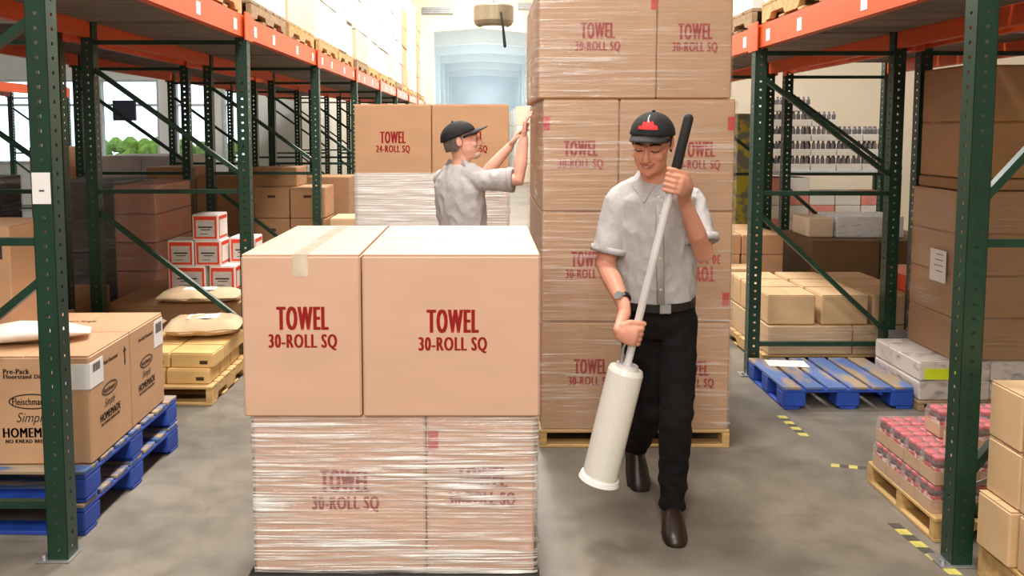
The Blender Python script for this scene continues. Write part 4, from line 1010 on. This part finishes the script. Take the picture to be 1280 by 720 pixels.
# kraft cartons nearest on the right
pallet('wooden pallet under the plain cartons at the lower right corner', (1.0, .84, .14), (2.39, 2.63, 0), 0, (WOOD, WOOD), axis='x', nb=6)
for l in range(3):
    for r_ in range(4):
        for c in range(2):
            x = 1.895 + .155 + c * .315 - (.028 if (l == 0 and r_ == 0) else 0); y = 3.035 - .0975 - r_ * .197
            carton('plain kraft carton at lower right, %s layer, %s from the post, %s' % (['bottom', 'middle', 'top'][l], ORD[r_], 'aisle side' if c == 0 else 'inner side'), (.31, .19, .209), (x, y, .1405 + l * .2105), KR_L, R(random.uniform(-1, 1)), group='plain kraft cartons at the lower right', flaps='x', tape=False)
# tall brown wrapped stack behind the near right upright
BRN = mat('kraft_dull', (172, 128, 86), .55, var=.07, scale=(3, 3, 9), rand=.06)
PALEC = mat('pale_case', (216, 206, 196), .4, rgb2=(150, 140, 150), thr=(.3, .5), scale=(9, 9, 20), rand=.06)
pallet('low wooden pallet under the flat pale cases', (1.34, .60, .06), (3.305, 5.215, 0), 0, (WOOD_G, WOOD_G), nb=4)
for l in range(2):
    for i in range(2):
        for c in range(3):
            carton('flat pale case beyond the jars, %s layer, %s row, %s from the aisle' % ('lower' if l == 0 else 'upper', ['near', 'far'][i], ORD[c]), (.43, .287, .118), (2.645 + .217 + c * .435, 5.075 + i * .29, .0605 + l * .12), PALEC, flaps='x', tape=False)
tag(MB().cbox(-.10, .10, -.002, .002, -.034, .034, .001).build('neon_label', NEON, None, (2.775, 4.928, .225)), 'neon yellow label on the flat pale cases', 'label')
hs = [.302 + .258 * q for q in range(4)]
for l in range(4):
    for c in range(2):
        carton('brown carton of the tall right stack, %s layer, %s' % (LAY[l], 'aisle side' if c == 0 else 'inner side'), (.55, .53, .256), (2.85 + .277 + c * .555, 5.225, hs[l]), BRN, flaps='x', tape=False)
for l in range(2):
    for c in range(2):
        carton('brown carton on top of the tall right stack, %s, %s' % ('lower' if l == 0 else 'upper', 'aisle side' if c == 0 else 'inner side'), (.51, .50, .338), (2.88 + .257 + c * .52, 5.225, 1.412 + l * .34), BRN, flaps='x', tape=False)
carton('low brown tray between the halves of the tall right stack', (1.05, .50, .072), (3.40, 5.225, 1.338), KR_D, flaps=None, tape=False)
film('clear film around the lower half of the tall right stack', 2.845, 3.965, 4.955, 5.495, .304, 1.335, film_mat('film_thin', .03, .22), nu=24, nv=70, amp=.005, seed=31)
pp = MB().box(-.0015, .0, -.09, .09, -.10, .10).build('delivery_note', PAPER, None, (2.832, 5.12, .86), (0, 0, 0)); tag(pp, 'white delivery note on the side of the tall right stack', 'note')
for j in range(4): MB().box(-.0022, -.0015, -.06, .02 + .012 * (j % 3), .07 - j * .035, .074 - j * .035).build('printed_line', BLKINK, pp)
# cartons in the second right bay
pallet('wooden pallet under the cartons in the second right bay', (1.25, 1.0, .10), (2.62, 6.32, 0), 0, (WOOD, WOOD))
for i in range(3):
    for r_ in range(3):
        carton('tan carton in second right bay, %s row, %s from the aisle' % (['front', 'middle', 'back'][r_], ORD[i]), (.335, .31, .215), (2.03 + .17 + i * .375, 5.83 + .16 + r_ * .33, .315), KR_L, R(random.uniform(-2, 2)), flaps='y', tape=False)
for i in range(2):
    carton('wide carton under the tan cartons, %s' % ('aisle side' if i == 0 else 'inner side'), (.60, .99, .212), (2.02 + .31 + i * .61, 6.31, .1015), KR_L, flaps=None, tape=False)
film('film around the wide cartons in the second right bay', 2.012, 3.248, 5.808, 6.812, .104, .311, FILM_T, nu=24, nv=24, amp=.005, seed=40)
# cartons beside, seen left of the upright
pallet('wooden pallet by the aisle beyond the right upright', (.50, .9, .10), (2.1, 7.57, 0), 0, (WOOD, WOOD), axis='y', nb=4)
for l in range(4):
    for r_ in range(2):
        for c in range(2): carton('brown carton in the pile beyond the right upright, %s layer, %s, %s' % (LAY[l], 'front' if r_ == 0 else 'rear', 'aisle side' if c == 0 else 'inner side'), (.36, .42, .172), (2.05 + c * .37, 7.35 + r_ * .43, .102 + l * .174), KR, R(random.uniform(-2, 2)), flaps='y', tape=False)
for i in range(3): carton('tan carton leaning column by the right upright, %s from the floor' % ORD[i], (.30, .26, .18), (1.96 + .13 + (.06 if i == 2 else 0), 6.97, .003 + i * .183), KR_L, R(4), flaps='x', tape=False)
for i in range(2): carton('wide dark brown bulk carton behind the tan cartons, %s' % ('left' if i == 0 else 'right'), (.60, .8, .74), (2.80 + .36 + i * .61, 7.58, 0), mat('kraft_dark', (118, 90, 60), .7, var=.08), flaps='x', tape=False)
carton('white wrapped carton with blue print on the bulk carton', (.60, .45, .19), (3.46, 7.6, .742), mat('white_blue_print', (236, 240, 246), .4, rgb2=(200, 214, 232), thr=(.36, .46), scale=(14, 14, 60)), flaps='x', tape=False)
carton('cream carton beside the white wrapped carton', (.22, .4, .17), (3.03, 7.6, .742), CREAMC, flaps='x', tape=False)
tb = MB().cbox(-.12, .12, -.14, .14, 0, .12, .012).build('red_tub', REDPL, None, (3.16, 5.98 + .05, .5315)); tag(tb, 'red plastic tub with a salmon lid behind the right rack', 'tub')
MB().cbox(-.125, .125, -.145, .145, .12, .165, .01).build('tub_lid', SALMON, tb)
# far shelving with white cases against the cream wall
sf = empty('storage_shelf', (4.3, 10.75, 0)); tag(sf, 'steel shelf loaded with small white cases against the cream wall', 'shelf')
for x in (-.93, .93):
    for y in (-.3, .3): MB().box(x - .03, x + .03, y - .03, y + .03, 0, 1.25).build('post', GREEN, sf)
for z in (.35, 1.14): MB().cbox(-.96, .96, -.35, .35, z, z + .06, .005).build('shelf_board', mat('shelf_bluewhite', (214, 222, 234), .5), sf)
CASED = mat('case_bottles', (112, 106, 112), .5, var=.4, scale=(50, 50, 8), rand=.1)
for c in range(5):
    top = (5, 5, 4, 3, 3)[c]
    for l in range(top):
        o = tag(MB().cbox(-.155, .155, -.2, .2, 0, .08, .004).build('bottle_case', WHITEC, None, (3.62 + c * .325, 10.62, 1.2005 + l * .185)), 'white case of dark bottles on the far shelf, %s row, %s from left' % (LAY[l], ORD[c]), 'case', 'bottle cases on the far shelf')
        bm_ = cached('btl', lambda: MB().lathe([(.022, .0), (.024, .01), (.024, .06), (.012, .08), (.012, .1)], n=8).mesh('bottle', CASED))
        for q in range(5): link('bottle', bm_, o, (-.12 + q * .06, -.165, .0805))
        for q in range(5): link('bottle', bm_, o, (-.12 + q * .06, .14, .0805))
for c in range(5):
    for l in range(3 if c > 1 else 4):
        tag(MB().cbox(-.155, .155, -.2, .2, 0, .17, .005).build('bottle_case', WHITEC if (c + l) % 3 else SALMON, None, (3.62 + c * .325, 10.62, .4105 + l * .175)), 'closed white case on the lower shelf by the cream wall, %s row, %s from left' % (LAY[l], ORD[c]), 'case', 'cases on the lower far shelf')
tag(MB().cbox(-.07, .07, -.05, .05, 0, 2.05, .01).build('wall_post', mat('post_white', (226, 226, 230), .5), None, (5.42, 11.2, 0)), 'white square post standing beside the far shelf', 'post')
carton('yellow and white display beyond the right rack', (.26, .4, 1.9), (3.12, 10.0, 0), mat('yellow_goods', (190, 176, 60), .5, rgb2=(120, 120, 110), thr=(.45, .55), scale=(7, 7, 9)), flaps=None, tape=False)
film('rolled up clear film hanging on the rear right upright', 4.02, 4.14, 6.5, 6.62, .3, 1.5, FILM_W, nu=8, nv=24, amp=.02, seed=50)
# passage goods: white stacks on both sides
for i in range(6):
    for s2 in (-1, 1):
        for l in range(4):
            carton('white case along the %s passage wall, %s from the opening, %s layer' % ('left' if s2 < 0 else 'right', ORD[i], LAY[l]), (.5, .7, .62), (s2 * 1.36 - .03, 27.6 + i * 2.6, l * .624), WHITEC if (i + l) % 3 else CREAMC, flaps=None, tape=False, name='case', cat='case', group='cases in the passage')
# hanging drum lamp
hl = empty('drum_lamp', (.137, 12, 3.17)); tag(hl, 'round metal drum lamp hanging over the far aisle', 'lamp')
MB().lathe([(.20, .0), (.26, .03), (.285, .08), (.285, .28), (.27, .30), (.02, .305)], n=28).build('drum', TEALG, hl, smooth=False)
MB().lathe([(.0, -.004), (.18, -.004), (.19, .002)], n=24).build('diffuser', mat('lamp_diffuser', (255, 246, 226), .5, emit=1.2), hl)
MB().tube([(0, 0, .30), (0, 0, 4.33)], [.012, .012], 8).build('suspension_rod', STEEL, hl)
MB().tube([(.10, -.3, .16), (.13, -.3, -.05), (.155, -.31, -.30)], [.014, .018, .022], 8).build('pull_handle', BLACKR, hl, smooth=True)
MB().bar((.10, -.29, .16), (.06, -.0, .16), .014).build('handle_bracket', BLACKR, hl)
